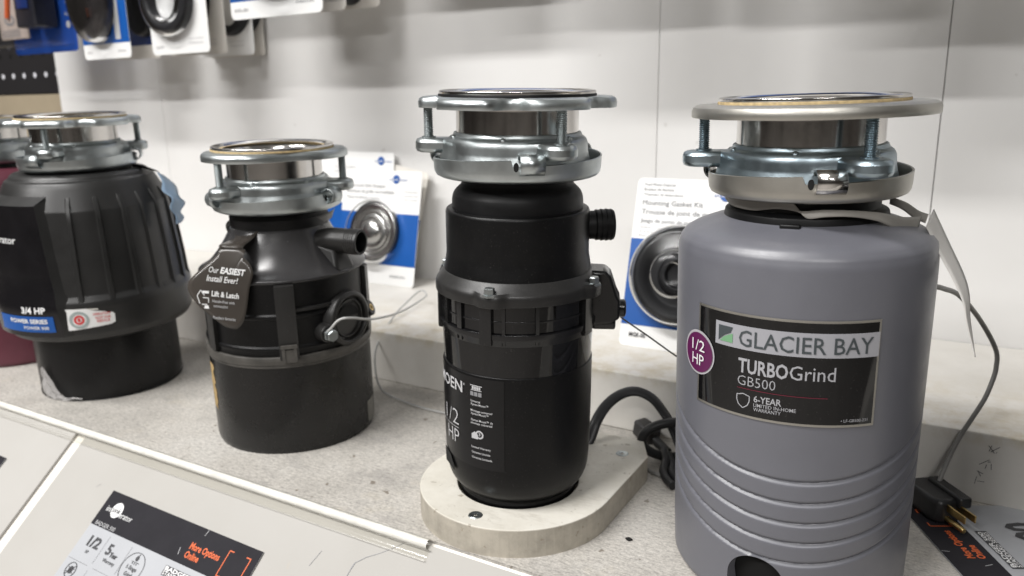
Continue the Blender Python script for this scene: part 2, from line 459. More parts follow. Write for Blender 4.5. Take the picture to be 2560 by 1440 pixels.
# riser
rz_ = thing('display_riser', 'long low white step running along the foot of the back wall', 'riser', (-.4, .690, 0))
mb = MB().box((-.05, .1325, .03025), (2.5, .265, .0605))
link('riser_board', mb, riserm, rz_, smooth=False, bevel=.0012)
mb = MB()
fnr = lambda x, y: Vector((x, -.0006, y))
rs = random.Random(5)
for cx, cy, sc in ((.437, .034, 1), (.441, .049, .8), (.434, .022, 1.1)):                # black scribbles on the front face
    for k in range(4):
        a = (cx + rs.uniform(-.004, .004) * sc, cy + rs.uniform(-.006, .006) * sc); b = (cx + rs.uniform(-.005, .005) * sc, cy + rs.uniform(-.004, .004) * sc)
        line2d(mb, a[0], a[1], b[0], b[1], .00045, fnr)
link('pen_scribble', mb, inkd, rz_, smooth=False)
# pegboard panel and rail, left
pg = tag(link('pegboard', MB().box((-2.125, .985 - .02, .66), (.98, .006, .60)), pegm, smooth=False, recenter=False), 'black perforated pegboard panel behind the packs at far left', 'pegboard')
pg.location = (-1.725 + .0205 * 0, .0, .398 - .041)
for v_ in pg.data.vertices: v_.co.x += 1.725; v_.co.z -= .398 - .041
tag(link('shelf_rail', MB().box((-2.125, .966, .28), (.98, .008, .156)), beige, smooth=False, bevel=.001), 'beige metal rail below the black pegboard', 'rail')

# ------------------------------------------------------------------ sloped front sign boards (40 degrees)
b40 = R(40)
def slope(x, s, h=0):
    return Vector((x, .4276 - s * math.cos(b40) - h * math.sin(b40) * -1 * -1, -s * math.sin(b40) + h * math.cos(b40)))
tag(link('front_ledge', MB().add([slope(-1.8, 0, -.0018), slope(.8, 0, -.0018), slope(.8, .3, -.0018), slope(-1.8, .3, -.0018), slope(-1.8, 0, -.02), slope(.8, 0, -.02), slope(.8, .3, -.02), slope(-1.8, .3, -.02)],
     [(3, 2, 1, 0), (4, 5, 6, 7), (0, 1, 5, 4), (2, 3, 7, 6)]), offw, smooth=False), kind='structure')
def slab(x0, x1, s0, s1, h0, h1, name, mat, label=None, cat=None, parent=None, bevel=.0006):
    vs = [slope(x, s, h) for h in (h0, h1) for x, s in ((x0, s0), (x1, s0), (x1, s1), (x0, s1))]
    mb = MB().add(vs, [(0, 1, 2, 3), (7, 6, 5, 4), (0, 4, 5, 1), (1, 5, 6, 2), (2, 6, 7, 3), (3, 7, 4, 0)])
    o = link(name, mb, mat, parent, smooth=False, bevel=bevel)
    if label: tag(o, label, cat)
    return o
slab(-1.6, -.7785, .004, .26, -.0038, .0014, 'sign_board', panelm, 'plain cream sloped sign board at far left of the shelf front', 'sign board')
sb = thing('sign_board', 'wide cream sloped sign board under the clear rail, cracked near its right end', 'sign board', tuple(slope(-.5, .15)))
def spart(name, mb, mat, root, **k):
    mb.v = [tuple(Vector(p) - Vector(root.location)) for p in mb.v]
    return link(name, mb, mat, root, **k)
vs = [slope(x, s, h) for h in (-.0038, .0004) for x, s in ((-.7632, .004), (.5, .004), (.5, .26), (-.7632, .26))]
spart('board', MB().add(vs, [(0, 1, 2, 3), (7, 6, 5, 4), (0, 4, 5, 1), (1, 5, 6, 2), (2, 6, 7, 3), (3, 7, 4, 0)]), panelm, sb, smooth=False, bevel=.0004)
mb = MB(); fs_ = lambda x, s: slope(x, s, .0007)
pts = [(-.347, .008), (-.3545, .0145), (-.3640, .0215), (-.3738, .0275), (-.3812, .0343), (-.3822, .0398), (-.3827, .0475), (-.3815, .058)]
wd = [.0003, .0004, .0005, .0006, .0011, .0007, .0006, .0005]
for (a, b), w_ in zip(zip(pts, pts[1:]), wd): line2d(mb, a[0], a[1], b[0], b[1], w_, fs_)
spart('crack', mb, inkg, sb, smooth=False)
for q in ((-.416, .0343, -.4203, .0478, .0004), (-.700, .050, -.697, .0455, .0003)):
    mb = MB(); line2d(mb, *q, fs_); spart('scratch', mb, inkg, sb, smooth=False)
# clear price rail
ra = thing('price_rail', 'clear acrylic price rail along the shelf edge, ending beside the wooden block', 'price rail', tuple(slope(-.9, 0)))
mb = MB()
prof = [(.000, .0015), (.0006, .0045), (.0030, .0062), (.0062, .0058), (.0082, .0038), (.0086, .0020), (.0090, .0014), (.0160, .0014), (.0165, .0024)]
mb.add([slope(x, s, h) for x in (-1.6, -.323) for s, h in prof], [(i, i + 1, len(prof) + i + 1, len(prof) + i) for i in range(len(prof) - 1)])
spart('channel', mb, acryl, ra, angle=60)
bead = [(.0004, .0006), (.0006, .0034), (.0024, .0048), (.0056, .0044), (.0074, .0030), (.0078, .0006)]
spart('price_strip', MB().add([slope(x, s, h) for x in (-1.6, -.326) for s, h in bead], [(i, i + 1, len(bead) + i + 1, len(bead) + i) for i in range(len(bead) - 1)]), plain('cloudy_strip', (.78, .77, .75), .22, var=.12, vs=50, rv=.1), ra, angle=60)
mb = MB()
for s in (.0084, .0166): line2d(mb, -1.6, s, -.323, s, .0004, lambda x, q: slope(x, q, .0027))
spart('rail_lip', mb, plain('rail_edge', (.36, .345, .31), .3), ra, smooth=False)

# price cards ------------------------------------------------------------------------------
def card_surface(M):
    return lambda x, y: M @ Vector((x, y, 0))
def price_card(root, M, full=True):
    """205 mm wide card, local x along the reading direction, y up from the top edge; M to the root's space"""
    f0 = lambda dz: (lambda x, y: M @ Vector((x, y, dz)))
    link('card', MB().prism([(0, 0), (.205, 0), (.205, -.15), (0, -.15)][::-1], -.0006, .0002, M), cardst, root, smooth=False)
    hd = MB(); flat_poly(hd, [(0, -.0335), (.205, -.0335), (.205, 0), (0, 0)], f0(.0004)); link('header', hd, slate, root, smooth=False)
    w = MB(); g = f0(.0007)
    text(w, 'in', .0075, -.0185, .0052, g, w=.0055); text(w, 'erator', .0282, -.0200, .0052, g, w=.0185); disc2d(w, .0215, -.0150, .0072, .0072, g)
    link('logo', w, inkw, root, smooth=False)
    w = MB(); text(w, 'sink', .0215, -.0175, .0050, f0(.0010), w=.0118, anchor='c'); link('logo_lettering', w, slate, root, smooth=False)
    w = MB(); text(w, 'BADGER 500', .0055, -.0325, .0036, g, w=.029); link('model_lettering', w, inkl, root, smooth=False)
    w = MB(); text(w, 'More Options', .1290, -.0198, .0055, g, w=.037, bold=.03); text(w, 'Online', .1285, -.0275, .0055, g, w=.0175, bold=.03)
    for sx, x in ((1, .1725), (-1, .1975)):
        line2d(w, x, -.0085, x, -.0305, .0010, g); line2d(w, x, -.0088, x + sx * .005, -.0088, .0010, g); line2d(w, x, -.0302, x + sx * .005, -.0302, .0010, g)
    link('orange_print', w, orange, root, smooth=False)
    w = MB(); k = g
    text(w, '1/2', .0125, -.0512, .0090, k, w=.0165, bold=.03); text(w, 'HP', .0170, -.0575, .0028, k, w=.004, bold=.02)
    text(w, '5', .0405, -.0512, .0090, k, w=.0062, bold=.03); text(w, 'Year', .0475, -.0520, .0042, k, w=.0105, bold=.03); text(w, 'Warranty', .0435, -.0575, .0030, k, w=.0165, bold=.01)
    ring2d(w, .0815, -.0525, .0135, .0140, .0005, k)
    text(w, '1-Stage', .0815, -.0540, .0034, k, w=.0135, anchor='c', bold=.01); text(w, 'Grind', .0815, -.0595, .0034, k, w=.0100, anchor='c', bold=.01)
    disc2d(w, .0812, -.0437, .0018, .0024, k); line2d(w, .0765, -.0470, .0865, -.0470, .0005, k)
    for q in (.0785, .0812, .0838): line2d(w, q, -.0475, q, -.0492, .0006, k)
    line2d(w, .0812, -.0412, .0825, -.0395, .0006, k)
    ring2d(w, .0145, -.0745, .0068, .0070, .0007, k); disc2d(w, .0145, -.0745, .0028, .0034, k)
    line2d(w, .0100, -.0795, .0190, -.0695, .0006, k)
    for q in (-1, 1): line2d(w, .0145, -.0745, .0145 + q * .0045, -.0725, .0005, k); line2d(w, .0145, -.0745, .0145 + q * .0045, -.0770, .0005, k)
    flat_poly(w, [(.1165, -.0470), (.1655, -.0470), (.1655, -.0385), (.1165, -.0385)], k)
    text(w, '14800', .118, -.090, .024, k, w=.06, bold=.03)
    link('print', w, inkd, root, smooth=False)
    w = MB(); text(w, 'BADGER 500', .1175, -.0423, .0032, f0(.0010), w=.046, bold=.03); text(w, 'STANDARD SERIES', .1175, -.0462, .0032, f0(.0010), w=.046, bold=.02)
    link('banner_lettering', w, inkw, root, smooth=False)
    w = MB()
    line2d(w, .0345, -.0370, .0345, -.0625, .0003, k); line2d(w, .0672, -.0370, .0672, -.0625, .0003, k)
    line2d(w, .002, -.0658, .0300, -.0658, .0003, k); line2d(w, .0385, -.0658, .063, -.0658, .0003, k); line2d(w, .0345, -.069, .0345, -.09, .0003, k)
    link('grid_line', w, inkg, root, smooth=False)
    for a in ((.1385, -.0005, .1375, -.006), (.1195, -.0215, .1212, -.0275)):
        w = MB(); line2d(w, *a, .0005, g); link('scratch', w, inkl, root, smooth=False)
sx = Vector((1, 0, 0)); sy = Vector((0, math.cos(b40), math.sin(b40))); sz = sx.cross(sy)
def card_at(x, s, rot, h):
    M = Matrix((sx, sy, sz)).transposed().to_4x4(); 
    return M @ Matrix.Rotation(R(rot), 4, 'Z'), slope(x, s, h)
M, p = card_at(-.6735, .0472, -1.0, .0016)
pc = thing('price_card', 'price card with dark slate header and orange print on the cream sloped board', 'price card', tuple(p))
price_card(pc, M)
M, p = card_at(-.8510, .0552, -1.0, .0028)
pc2 = thing('price_card', 'price card at the left edge with only its dark header corner in view', 'price card', tuple(p))
price_card(pc2, M @ Matrix.Translation((-.205, 0, 0)))
u_ = Vector((.472, -.88, 0)).normalized(); v_ = Vector((-u_.y, u_.x, 0))
M = Matrix((-u_, -v_, Vector((0, 0, 1)))).transposed().to_4x4()
pc3 = thing('price_card', 'loose price card lying upside down on the shelf under the black plug', 'price card', (-.020, .652, .0012))
price_card(pc3, M @ Matrix.Translation((-.205, 0, 0)))

# ================================================================== mount assembly shared by all disposers
def capsule_lug(mb, ang, r0, r1, w, z0, z1, n=10):
    """arm with a rounded end pointing out at angle ang"""
    o = [(r0, -w)]
    for k in range(n + 1):
        a = -PI / 2 + PI * k / n; o.append((r1 - w + w * math.cos(a) , w * math.sin(a)))
    o.append((r0, w))
    mb.prism(o, z0, z1, Matrix.Rotation(ang, 4, 'Z'))
def bolt_mb(ang, r, z0, z1, rad=.0037):
    prof = [(0, z1)]; z = z1; k = 0
    while z > z0:
        prof.append((rad if k % 2 else rad * .80, z)); z -= .00065; k += 1
    prof += [(rad, z0 + .001), (.0052, z0 + .001), (.0052, z0 - .0012), (0, z0 - .0012)]
    return MB().lathe(prof, 20, M=Matrix.Rotation(ang, 4, 'Z') @ Matrix.Translation((r, 0, 0)))
def mount(root, zt, ph0, style, msteel=steel, mring=zinc, mlow=zinc, mgask=cork, tilt=(0, 0), off=(0, 0), lugr=.0755):
    T = Matrix.Translation((off[0], off[1], zt)) @ Matrix.Rotation(R(tilt[0]), 4, 'Y') @ Matrix.Rotation(R(tilt[1]), 4, 'X')
    A = [R(ph0 + 120 * k) for k in range(3)]
    def put(name, mb, mat, parent=root, **k):
        mb.v = [tuple(T @ Vector(p)) for p in mb.v]; return link(name, mb, mat, parent, **k)
    # sink flange: rolled rim, dish, long sleeve
    p = fillet([(.0565, -.0022), (.0567, -.0002, .0008), (.0550, .0002, .0004), (.0500, -.0012, .002), (.0462, -.0045, .003), (.0440, -.012, .002), (.0438, -.062), (.0446, -.062), (.0446, -.012, .002), (.0470, -.0058, .002), (.0510, -.0030, .002), (.0562, -.0026)])
    put('sink_flange', MB().lathe(p, 128), msteel)
    put('gasket', MB().lathe([(.046, -.0023), (.0568, -.0023), (.0571, -.0028), (.0571, -.0040), (.046, -.0040)], 96), mgask)
    # backup flange
    if style == 'disc':
        ro = lambda a: .0735
    elif style == 'six':
        def ro(a):
            d = (a - A[0]) % (PI / 3); d = min(d, PI / 3 - d); t = d / (PI / 6)
            return .0715 - .0125 * (1 / (1 + math.exp(-(t - .72) * 14)))
    else:
        def ro(a):
            return .0648 + .0068 * math.cos(3 * (a - A[0])) - .0012 * math.cos(6 * (a - A[0]))
    ri = .0452
    pr = [(0, -.0040), (.70, -.0040), (.88, -.0043), (.965, -.0055), (1.0, -.0078), (1.0, -.0112), (.985, -.0118), (.955, -.0118), (.94, -.0105), (.90, -.0075), (0, -.0068)]
    rr = {0: None}
    put('backup_flange', MB().lathe([(q, z) for q, z in pr], 288, fn=lambda a, i, q, z: (ri + q * (ro(a) - ri), z)), nickel if style == 'disc' else mring, angle=40)
    for a in A:
        put('bolt', bolt_mb(a, .0655, -.0340, -.0095), zincblue if mring is not zinc else mring)
    # upper mounting ring with three lugs
    def fz(a, i, r, z): return r, z
    p = fillet([(.0448, -.0292), (.0464, -.0292, .0006), (.0474, -.0318, .001), (.0500, -.0334, .002), (.0514, -.0366, .002), (.0517, -.0430, .001), (.0530, -.0480, .001), (.0545, -.0540, .001), (.0530, -.0540), (.0500, -.042, .002), (.0448, -.0350)])
    def lobes(a, i, r, z):
        d = min(abs(((a - q + PI) % (2 * PI)) - PI) for q in A)
        k = math.exp(-(d / .30) ** 4)
        return (r + .0040 * k if r > .0505 else r), z + (.0008 * k if r > .049 else 0)
    mbr = MB().lathe(p, 192, fn=lobes)
    ring = put('mounting_ring', mbr, mring, angle=50)
    for a in A:
        ml = MB(); capsule_lug(ml, a, .046, lugr, .0118, -.0442, -.0340)
        put('lug', ml, mring, ring, bevel=.0030)
    for q in range(6):
        md = MB(); a = A[0] + R(22) + q * PI / 3
        md.lathe(fillet([(0, .0012), (.0016, .0010, .0006), (.0022, -.0003)]), 12, M=Matrix.Rotation(a, 4, 'Z') @ Matrix.Translation((.0482, 0, -.0322)) @ Matrix.Rotation(R(38), 4, 'Y'))
        put('dimple', md, mring, ring)
    # lower, rotating ring with ramps and three rolled ears
    def ramp_(a, i, r, z):
        t = ((a - A[0] + R(30)) % (2 * PI / 3)) / (2 * PI / 3)
        if i in (7, 8, 9): z += .0044 * (t - .55)
        return r, z
    p = [(.0445, -.0596), (.0530, -.0606), (.0572, -.0603), (.0598, -.0590), (.0611, -.0566), (.0615, -.0535), (.0616, -.0500), (.0618, -.0464), (.0611, -.0460), (.0604, -.0464), (.0604, -.0545), (.0560, -.0580), (.0445, -.0580)]
    low = put('lower_ring', MB().lathe(p, 240, fn=ramp_), mlow, angle=40)
    for a in A:
        c = a - R(17.5)
        me = MB(); n = 26; prf = []
        for k in range(n + 1):
            t = R(-150 + 300 * k / n); prf.append((.0066 * math.cos(t), .0066 * math.sin(t)))
        vs = []
        for L_ in (-.0083, .0083):
            for k in range(n + 1):
                q = Vector((.0608 + prf[k][0] * .95 , L_, -.0472 + prf[k][1]))
                vs.append(Matrix.Rotation(c, 4, 'Z') @ q)
        me.add(vs, [(k, k + 1, n + 2 + k, n + 1 + k) for k in range(n)])
        put('rolled_ear', me, mlow if mlow is not nickel else steel, low, solid=.0014)
        mh = MB(); fn_ = on_cyl(.0619, math.degrees(c))
        disc2d(mh, -.0105, -.0485, .0018, .0032, lambda u, z: fn_(u, z), 14)
        put('slot', mh, hole, low, smooth=False)
    put('cushion', MB().lathe(fillet([(.0430, -.052), (.0520, -.0600, .001), (.0440, -.0612)]), 96), rubber)
    return T
def lean_root(o, alpha, toward, rightw):
    """turn local +X to the viewer side of the aisle (alpha), then lean"""
    o.rotation_euler = (Matrix.Rotation(alpha, 4, 'Z') @ Matrix.Rotation(R(toward), 4, 'Y') @ Matrix.Rotation(R(-rightw), 4, 'X')).to_euler()

# ================================================================== 1. grey disposer
cx, cy = -.0880, .5385
al = math.atan2(-cy, -cx)
gb = thing('garbage_disposer', 'grey ribbed garbage disposer with large black front label', 'garbage disposer', (cx, cy, .0015))
lean_root(gb, al, 1.5, -.6)
def gz(z0, a):                                   # wavy groove height
    return z0 + .035 * (1 - math.cos(a)) if abs(a) < 1.9 else z0 + .0463
grooves = [.0975, .0830, .0690, .0552, .0410]
def gb_r(z):
    # body radius by height
    P = [(0, .0735), (.002, .0760), (.006, .0783), (.03, .0790), (.12, .0798), (.22, .0802), (.231, .0798), (.2365, .0785), (.2405, .0755), (.2435, .0705), (.2455, .0655), (.2475, .0600), (.2495, .0540), (.2508, .0505)]
    for (a, ra), (b, rb) in zip(P, P[1:]):
        if a <= z <= b: return ra + (rb - ra) * (z - a) / (b - a)
    return P[-1][1]
zs = [0, .001, .002, .004, .006] + [.008 + .0006 * i for i in range(220)] + [.142 + .008 * i for i in range(11)] + [.2265, .229, .231, .233, .235, .2365, .238, .2392, .2405, .242, .2435, .2445, .2455, .2465, .2475, .2485, .2495, .2502, .2508]
ncol = 168
ac, az0, aw, ah = R(-12), 0.0, .0185, .0410               # arch cut-out in the base
mb = MB(); vs = []; 
def sm(v): return max(0, min(1, v))
for z in zs:
    for k in range(ncol):
        a = -PI + 2 * PI * k / ncol
        r = gb_r(z)
        for g in grooves:
            d = (z - gz(g, a)) / .0013
            if abs(d) < 3: r -= .0019 * math.exp(-d * d)
        vs.append((r * math.cos(a), r * math.sin(a), z))
def in_arch(a, z, grow=0.0):
    u = (a - ac) * .079
    w_ = aw + grow; h_ = ah + grow
    top = h_ - w_
    if abs(u) > w_: return False
    return z < top + math.sqrt(max(0, w_ * w_ - u * u)) * (1 if True else 0) if z > top else True
# columns inside the arch are dropped, the boundary ring is snapped onto the arch outline
ucols = [(-PI + 2 * PI * k / ncol) for k in range(ncol)]
fs = []
for i in range(len(zs) - 1):
    for k in range(ncol):
        k2 = (k + 1) % ncol
        am = -PI + 2 * PI * (k + .5) / ncol; zm = (zs[i] + zs[i + 1]) / 2
        if in_arch(am, zm): continue
        fs.append((i * ncol + k, i * ncol + k2, (i + 1) * ncol + k2, (i + 1) * ncol + k))
used = {}
for f in fs:
    for q in range(4):
        e = tuple(sorted((f[q], f[(q + 1) % 4]))); used[e] = used.get(e, 0) + 1
bound = set(i for e, c in used.items() if c == 1 for i in e)
for i in bound:
    x, y, z = vs[i]; a = math.atan2(y, x); u = (a - ac) * .079
    if abs(u) > aw + .006 or z > ah + .006 or z < 1e-6 and abs(abs(u) - aw) > .004: continue
    if z > .2: continue
    top = ah - aw
    if z <= top: nu = math.copysign(aw, u); nz_ = z
    else:
        t = math.atan2(z - top, u); nu = aw * math.cos(t); nz_ = top + aw * math.sin(t)
    a2 = ac + nu / .079; r = gb_r(nz_); vs[i] = (r * math.cos(a2), r * math.sin(a2), nz_)
mb.add(vs, fs)
body = link('body', mb, greypl, gb, angle=45)
# inner face of the arch (wall thickness) and the dark inside
mb = MB(); arc = [(-aw, 0), (-aw, ah - aw)] + [(aw * math.cos(PI - PI * k / 20), ah - aw + aw * math.sin(PI - PI * k / 20)) for k in range(1, 20)] + [(aw, ah - aw), (aw, 0)]
for (u0, z0), (u1, z1) in zip(arc, arc[1:]):
    q = []
    for u, z in ((u0, z0), (u1, z1)):
        for dr in (0, -.009):
            a = ac + u / .079; r = gb_r(z) + dr; q.append((r * math.cos(a), r * math.sin(a), z))
    mb.add(q, [(0, 1, 3, 2)])
link('arch_lining', mb, greypl, body)
link('base_core', MB().lathe([(0, .052), (.066, .052), (.066, .004), (0, .004)], 64), hole, gb)
mount(gb, .3255, 30, 'disc', mring=zincblue, mlow=nickel, lugr=.0795)
link('neck', MB().lathe(fillet([(.044, .270), (.0452, .2660, .001), (.0452, .2570, .001), (.0500, .2550, .001), (.0510, .2500, .001), (.0490, .2480)]), 96), rubber, gb)
mb = MB().box((0, 0, 0), (.004, .012, .008)); mb.v = [tuple(Matrix.Rotation(R(-8), 4, 'Z') @ (Vector(p) + Vector((.0520, 0, .2480)))) for p in mb.v]
link('latch_tab', mb, rubber, gb, bevel=.001)
# front label
LR = .0803
_oc = on_cyl
def on_cyl_up(r, ph):
    f = _oc(r, ph); return lambda u, z: f(u, z + .0021)
lab = link('label', cyl_patch(on_cyl_up(LR + .0003, -6.0), -.0568, .0568, .1337, .1994, 40), nickel, gb)
fl = on_cyl_up(LR + .0005, -6.0); fl2 = on_cyl_up(LR + .0008, -6.0); fl3 = on_cyl_up(LR + .0011, -6.0)
u_of = lambda ph: R(ph + 6.0) * LR
link('black_field', cyl_patch(fl, -.0555, .0555, .1353, .1978, 40), gloss, lab)
link('silver_band', cyl_patch(fl2, u_of(-35.5), u_of(34.2), .1772, .1920, 32), plain('silver_print', (.33, .33, .355), .35), lab)
w = MB(); text(w, 'GLACIER BAY', u_of(-23.6), .1795, .0098, fl3, w=u_of(31.5) - u_of(-23.6), bold=.004)
flat_poly(w, [(u_of(-33.8), .1800), (u_of(-33.8), .1897), (u_of(-26.6), .1897), (u_of(-27.6), .1862), (u_of(-30.8), .1838)], fl3)
link('brand_lettering', w, plain('dark_slate_ink', (.05, .06, .065), .45), lab, smooth=False)
w = MB(); flat_poly(w, [(u_of(-33.0), .1798), (u_of(-31.2), .1826), (u_of(-28.6), .1846), (u_of(-26.6), .1858), (u_of(-26.6), .1798)], fl3); link('leaf_mark', w, green, lab, smooth=False)
w = MB()
text(w, 'TURBO', u_of(-23.4), .1628, .0086, fl2, w=u_of(-2.2) - u_of(-23.4), bold=.022)
text(w, 'Grind', u_of(-1.6), .1628, .0086, fl2, w=u_of(16.6) - u_of(-1.6))
text(w, 'GB500', u_of(-23.4), .1545, .0062, fl2, w=u_of(-7.0) - u_of(-23.4), bold=-.012)
text(w, '6-YEAR', u_of(-15.8), .1452, .0040, fl2, w=u_of(-4.2) - u_of(-15.8), bold=.015)
text(w, 'LIMITED IN-HOME', u_of(-15.8), .1422, .0022, fl2, w=u_of(1.8) - u_of(-15.8), bold=.004)
text(w, 'WARRANTY', u_of(-15.8), .1394, .0022, fl2, w=u_of(-4.2) - u_of(-15.8), bold=.004)
text(w, '• LF-GB500-231', u_of(20), .1372, .0018, fl2, w=u_of(32.5) - u_of(21))
sh = [(0, .1492), (.0026, .1484), (.0040, .1481), (.0040, .1448), (.0029, .1420), (0, .1398), (-.0029, .1420), (-.0040, .1448), (-.0040, .1481), (-.0026, .1484)]
ux = u_of(-20.6)
for (a, b), (c, d) in zip(sh, sh[1:] + sh[:1]): line2d(w, ux + a, b, ux + c, d, .0006, fl2)
link('lettering', w, inks, lab, smooth=False)
w = MB(); line2d(w, u_of(-23.4), .1526, u_of(14), .1522, .0004, fl2, 12); link('red_line', w, plain('dark_red_ink', (.14, .012, .03), .4), lab, smooth=False)
w = MB(); disc2d(w, u_of(-46.2), .1667, .0146, .0146, on_cyl_up(LR + .0010, -6.0), 48); bd = link('power_badge', w, plain('badge_rim', (.42, .41, .43), .35), gb)
w = MB(); disc2d(w, u_of(-46.2), .1667, .0131, .0131, on_cyl_up(LR + .0014, -6.0), 48); link('badge_face', w, purple, bd)
w = MB(); f4 = on_cyl_up(LR + .0018, -6.0); text(w, '1/2', u_of(-46.2), .1680, .0072, f4, w=.0125, anchor='c'); text(w, 'HP', u_of(-46.2), .1585, .0072, f4, w=.0115, anchor='c')
link('badge_lettering', w, inkw, bd, smooth=False)

# ================================================================== 2. slim black disposer on its wooden block
cx, cy = -.2960, .5090
al = math.atan2(-cy, -cx)
md_ = thing('garbage_disposer', 'slim black garbage disposer standing in the round hole of a wooden block', 'garbage disposer', (cx, cy, .0195))
lean_root(md_, al, 2.2, .7)
zb = .0195
def Z(l): return [(p[0], p[1] - zb) + tuple(p[2:]) for p in l]
mount(md_, .3345 - zb, 26, 'six', mring=zinc, mlow=zinc, mgask=rubber)
link('neck', MB().lathe(fillet(Z([(.040, .281), (.0405, .274, .001), (.0412, .268, .003), (.0475, .2625, .006), (.0490, .257, .003), (.0490, .248)])), 96), rubber, md_)
link('collar', MB().lathe(fillet(Z([(.0470, .2510), (.0490, .2500, .0005), (.0530, .2500, .0012), (.0540, .2480, .001), (.0540, .216, .003), (.0560, .2045, .002), (.0560, .2030)])), 96), matte, md_)
plate_ang = [-18.5 + q for q in (0, 80, 170, 262)]
def ear(a, i, r, z):
    d = min(abs(((a - R(q) + PI) % (2 * PI)) - PI) for q in plate_ang)
    k = math.exp(-(d / .16) ** 4)
    if r > .0605: r += .0045 * k
    elif r > .058: r += .0030 * k; z -= .003 * k
    return r, z
cl_pl = link('clamp_plate', MB().lathe(fillet(Z([(.054, .2050), (.0562, .2046, .0006), (.0600, .1995, .001), (.0622, .1968, .001), (.0628, .1945, .001), (.0628, .1888, .0008), (.0560, .1886)])), 216, fn=ear), matte2, md_, angle=40)
for q in plate_ang:
    M = Matrix.Rotation(R(q), 4, 'Z') @ Matrix.Translation((.0632, 0, .1968 - zb))
    mb = MB().lathe([(0, .0062), (.0034, .0062), (.0038, .0056), (.0038, .0014), (.0055, .0014), (.0055, 0), (0, 0)], 6, M=M)
    link('bolt', mb, zinc, md_, smooth=False)
link('grind_chamber', MB().lathe(fillet(Z([(.0585, .1890), (.0585, .160, .001), (.0580, .1480, .001), (.0575, .1345), (.0560, .1345)])), 96), gloss, md_)
mb = MB()
mb.lathe(fillet(Z([(.0580, .1680), (.0608, .1680, .0006), (.0606, .1640, .0008), (.0586, .1585), (.0578, .1585)])), 128)
mb.lathe(fillet(Z([(.0580, .1775), (.0590, .1775, .0003), (.0590, .1760, .0003), (.0580, .1760)])), 128)
for q, wd_ in ((-62, 5), (-45, 4.5), (-22.5, 8.5), (-10, 2.2), (13, 2.4), (58, 10), (80, 5), (105, 8), (130, 5), (155, 8), (180, 5), (205, 8), (230, 5), (255, 5), (280, 6)):
    a = R(q); h = R(wd_) / 2
    deep = .0618 if wd_ > 5 else .0604
    mb.lathe(Z([(.0580, .1888), (deep, .1888), (deep, .1600 if wd_ > 5 else .165), (.0580, .1590)]), 3, a0=a - h, a1=a + h)
    for s_ in (-h, h):
        e = [Vector((r * math.cos(a + s_), r * math.sin(a + s_), z - zb)) for r, z in ((.0580, .1888), (deep, .1888), (deep, .160), (.058, .159))]
        mb.add(e, [(0, 1, 2, 3)])
link('cage', mb, semig, md_, smooth=True, angle=25)
link('motor_can', MB().lathe(fillet(Z([(.0570, .1345), (.0583, .1340, .0004), (.0583, .0900), (.0577, .055, .004), (.0568, .0430, .004), (.0545, .0355, .004), (.0490, .0300, .003), (.0476, .0290, .0008), (.0472, .0270, .0005), (.0478, .0255, .0005), (.0472, .0195), (0, .0195)])), 128), matte, md_)
# terminal housing, right rear, and its gland
Mh = Matrix.Rotation(R(84), 4, 'Z')
mb = MB(); pl = [(.050, .2035), (.0670, .2030), (.0712, .1990), (.0760, .1850), (.0785, .1800), (.0785, .1660), (.0720, .1620), (.050, .1600)]
mb.add([Mh @ Vector((r, y, z - zb)) for y in (-.009, .017) for r, z in pl], [tuple(range(8)), tuple(range(8, 16))[::-1]] + [(i + 8, 8 + (i + 1) % 8, (i + 1) % 8, i) for i in range(8)])
link('terminal_housing', mb, semig, md_, bevel=.002, angle=40)
Mh = Matrix.Rotation(R(86), 4, 'Z')
mb = MB().cyl(Mh @ Vector((.060, -.003, .1725 - zb)), Mh @ Vector((.0830, -.003, .1725 - zb)), .0068, 28)
mb.cyl(Mh @ Vector((.058, -.002, .1610 - zb)), Mh @ Vector((.0755, -.002, .1610 - zb)), .0060, 24)
link('cable_gland', mb, semig, md_, bevel=.0015)
# ribbed outlet
prof = fillet([(.0108, 0), (.0108, .0085), (.0118, .0095, .0004), (.0114, .0128, .0003), (.0122, .0132, .0004), (.0116, .0166, .0003), (.0123, .0170, .0004), (.0117, .0204, .0003), (.0122, .0210, .0005), (.0112, .0232, .0006), (.0092, .0235, .0006), (.0088, .002)])
Mp = Matrix.Rotation(R(95), 4, 'Z') @ Matrix.Translation((.050, 0, .2345 - zb)) @ Matrix.Rotation(R(90), 4, 'Y')
link('discharge_outlet', MB().lathe(prof, 40, M=Mp), rubber, md_, angle=25)
# wrap label
fm = on_cyl(.0586, -60, None)
def can_r(z):
    return .0586 - max(0, .0900 - zb - z) * .0172
def on_can(phc, dr):
    def f(u, z):
        r = can_r(z) + dr; a = R(phc) + u / .0585
        return Vector((r * math.cos(a), r * math.sin(a), z))
    return f
fq = on_can(-60, .0001)
lab = link('label', cyl_patch(fq, -.052, .0508, .0595 - zb, .1325 - zb, 40, 8), plain('label_black', (.005, .005, .0055), .3, spec=.35, rv=.04), md_)
uu = lambda ph: R(ph + 60) * .0585
w = MB(); fq = on_can(-60, .0007)
text(w, 'MOEN', uu(-44.5), .1178 - zb, .0085, fq, w=.036, bold=.018, anchor='r')
text(w, '®', uu(-43.5), .1240 - zb, .0018, fq)
text(w, '1/2', uu(-49.5), .0890 - zb, .0125, fq, w=.020, bold=-.015, anchor='r')
line2d(w, uu(-82), .0868 - zb, uu(-49.5), .0868 - zb, .0004, fq, 8)
text(w, 'HP', uu(-49.5), .0735 - zb, .0115, fq, w=.017, bold=-.01, anchor='r')
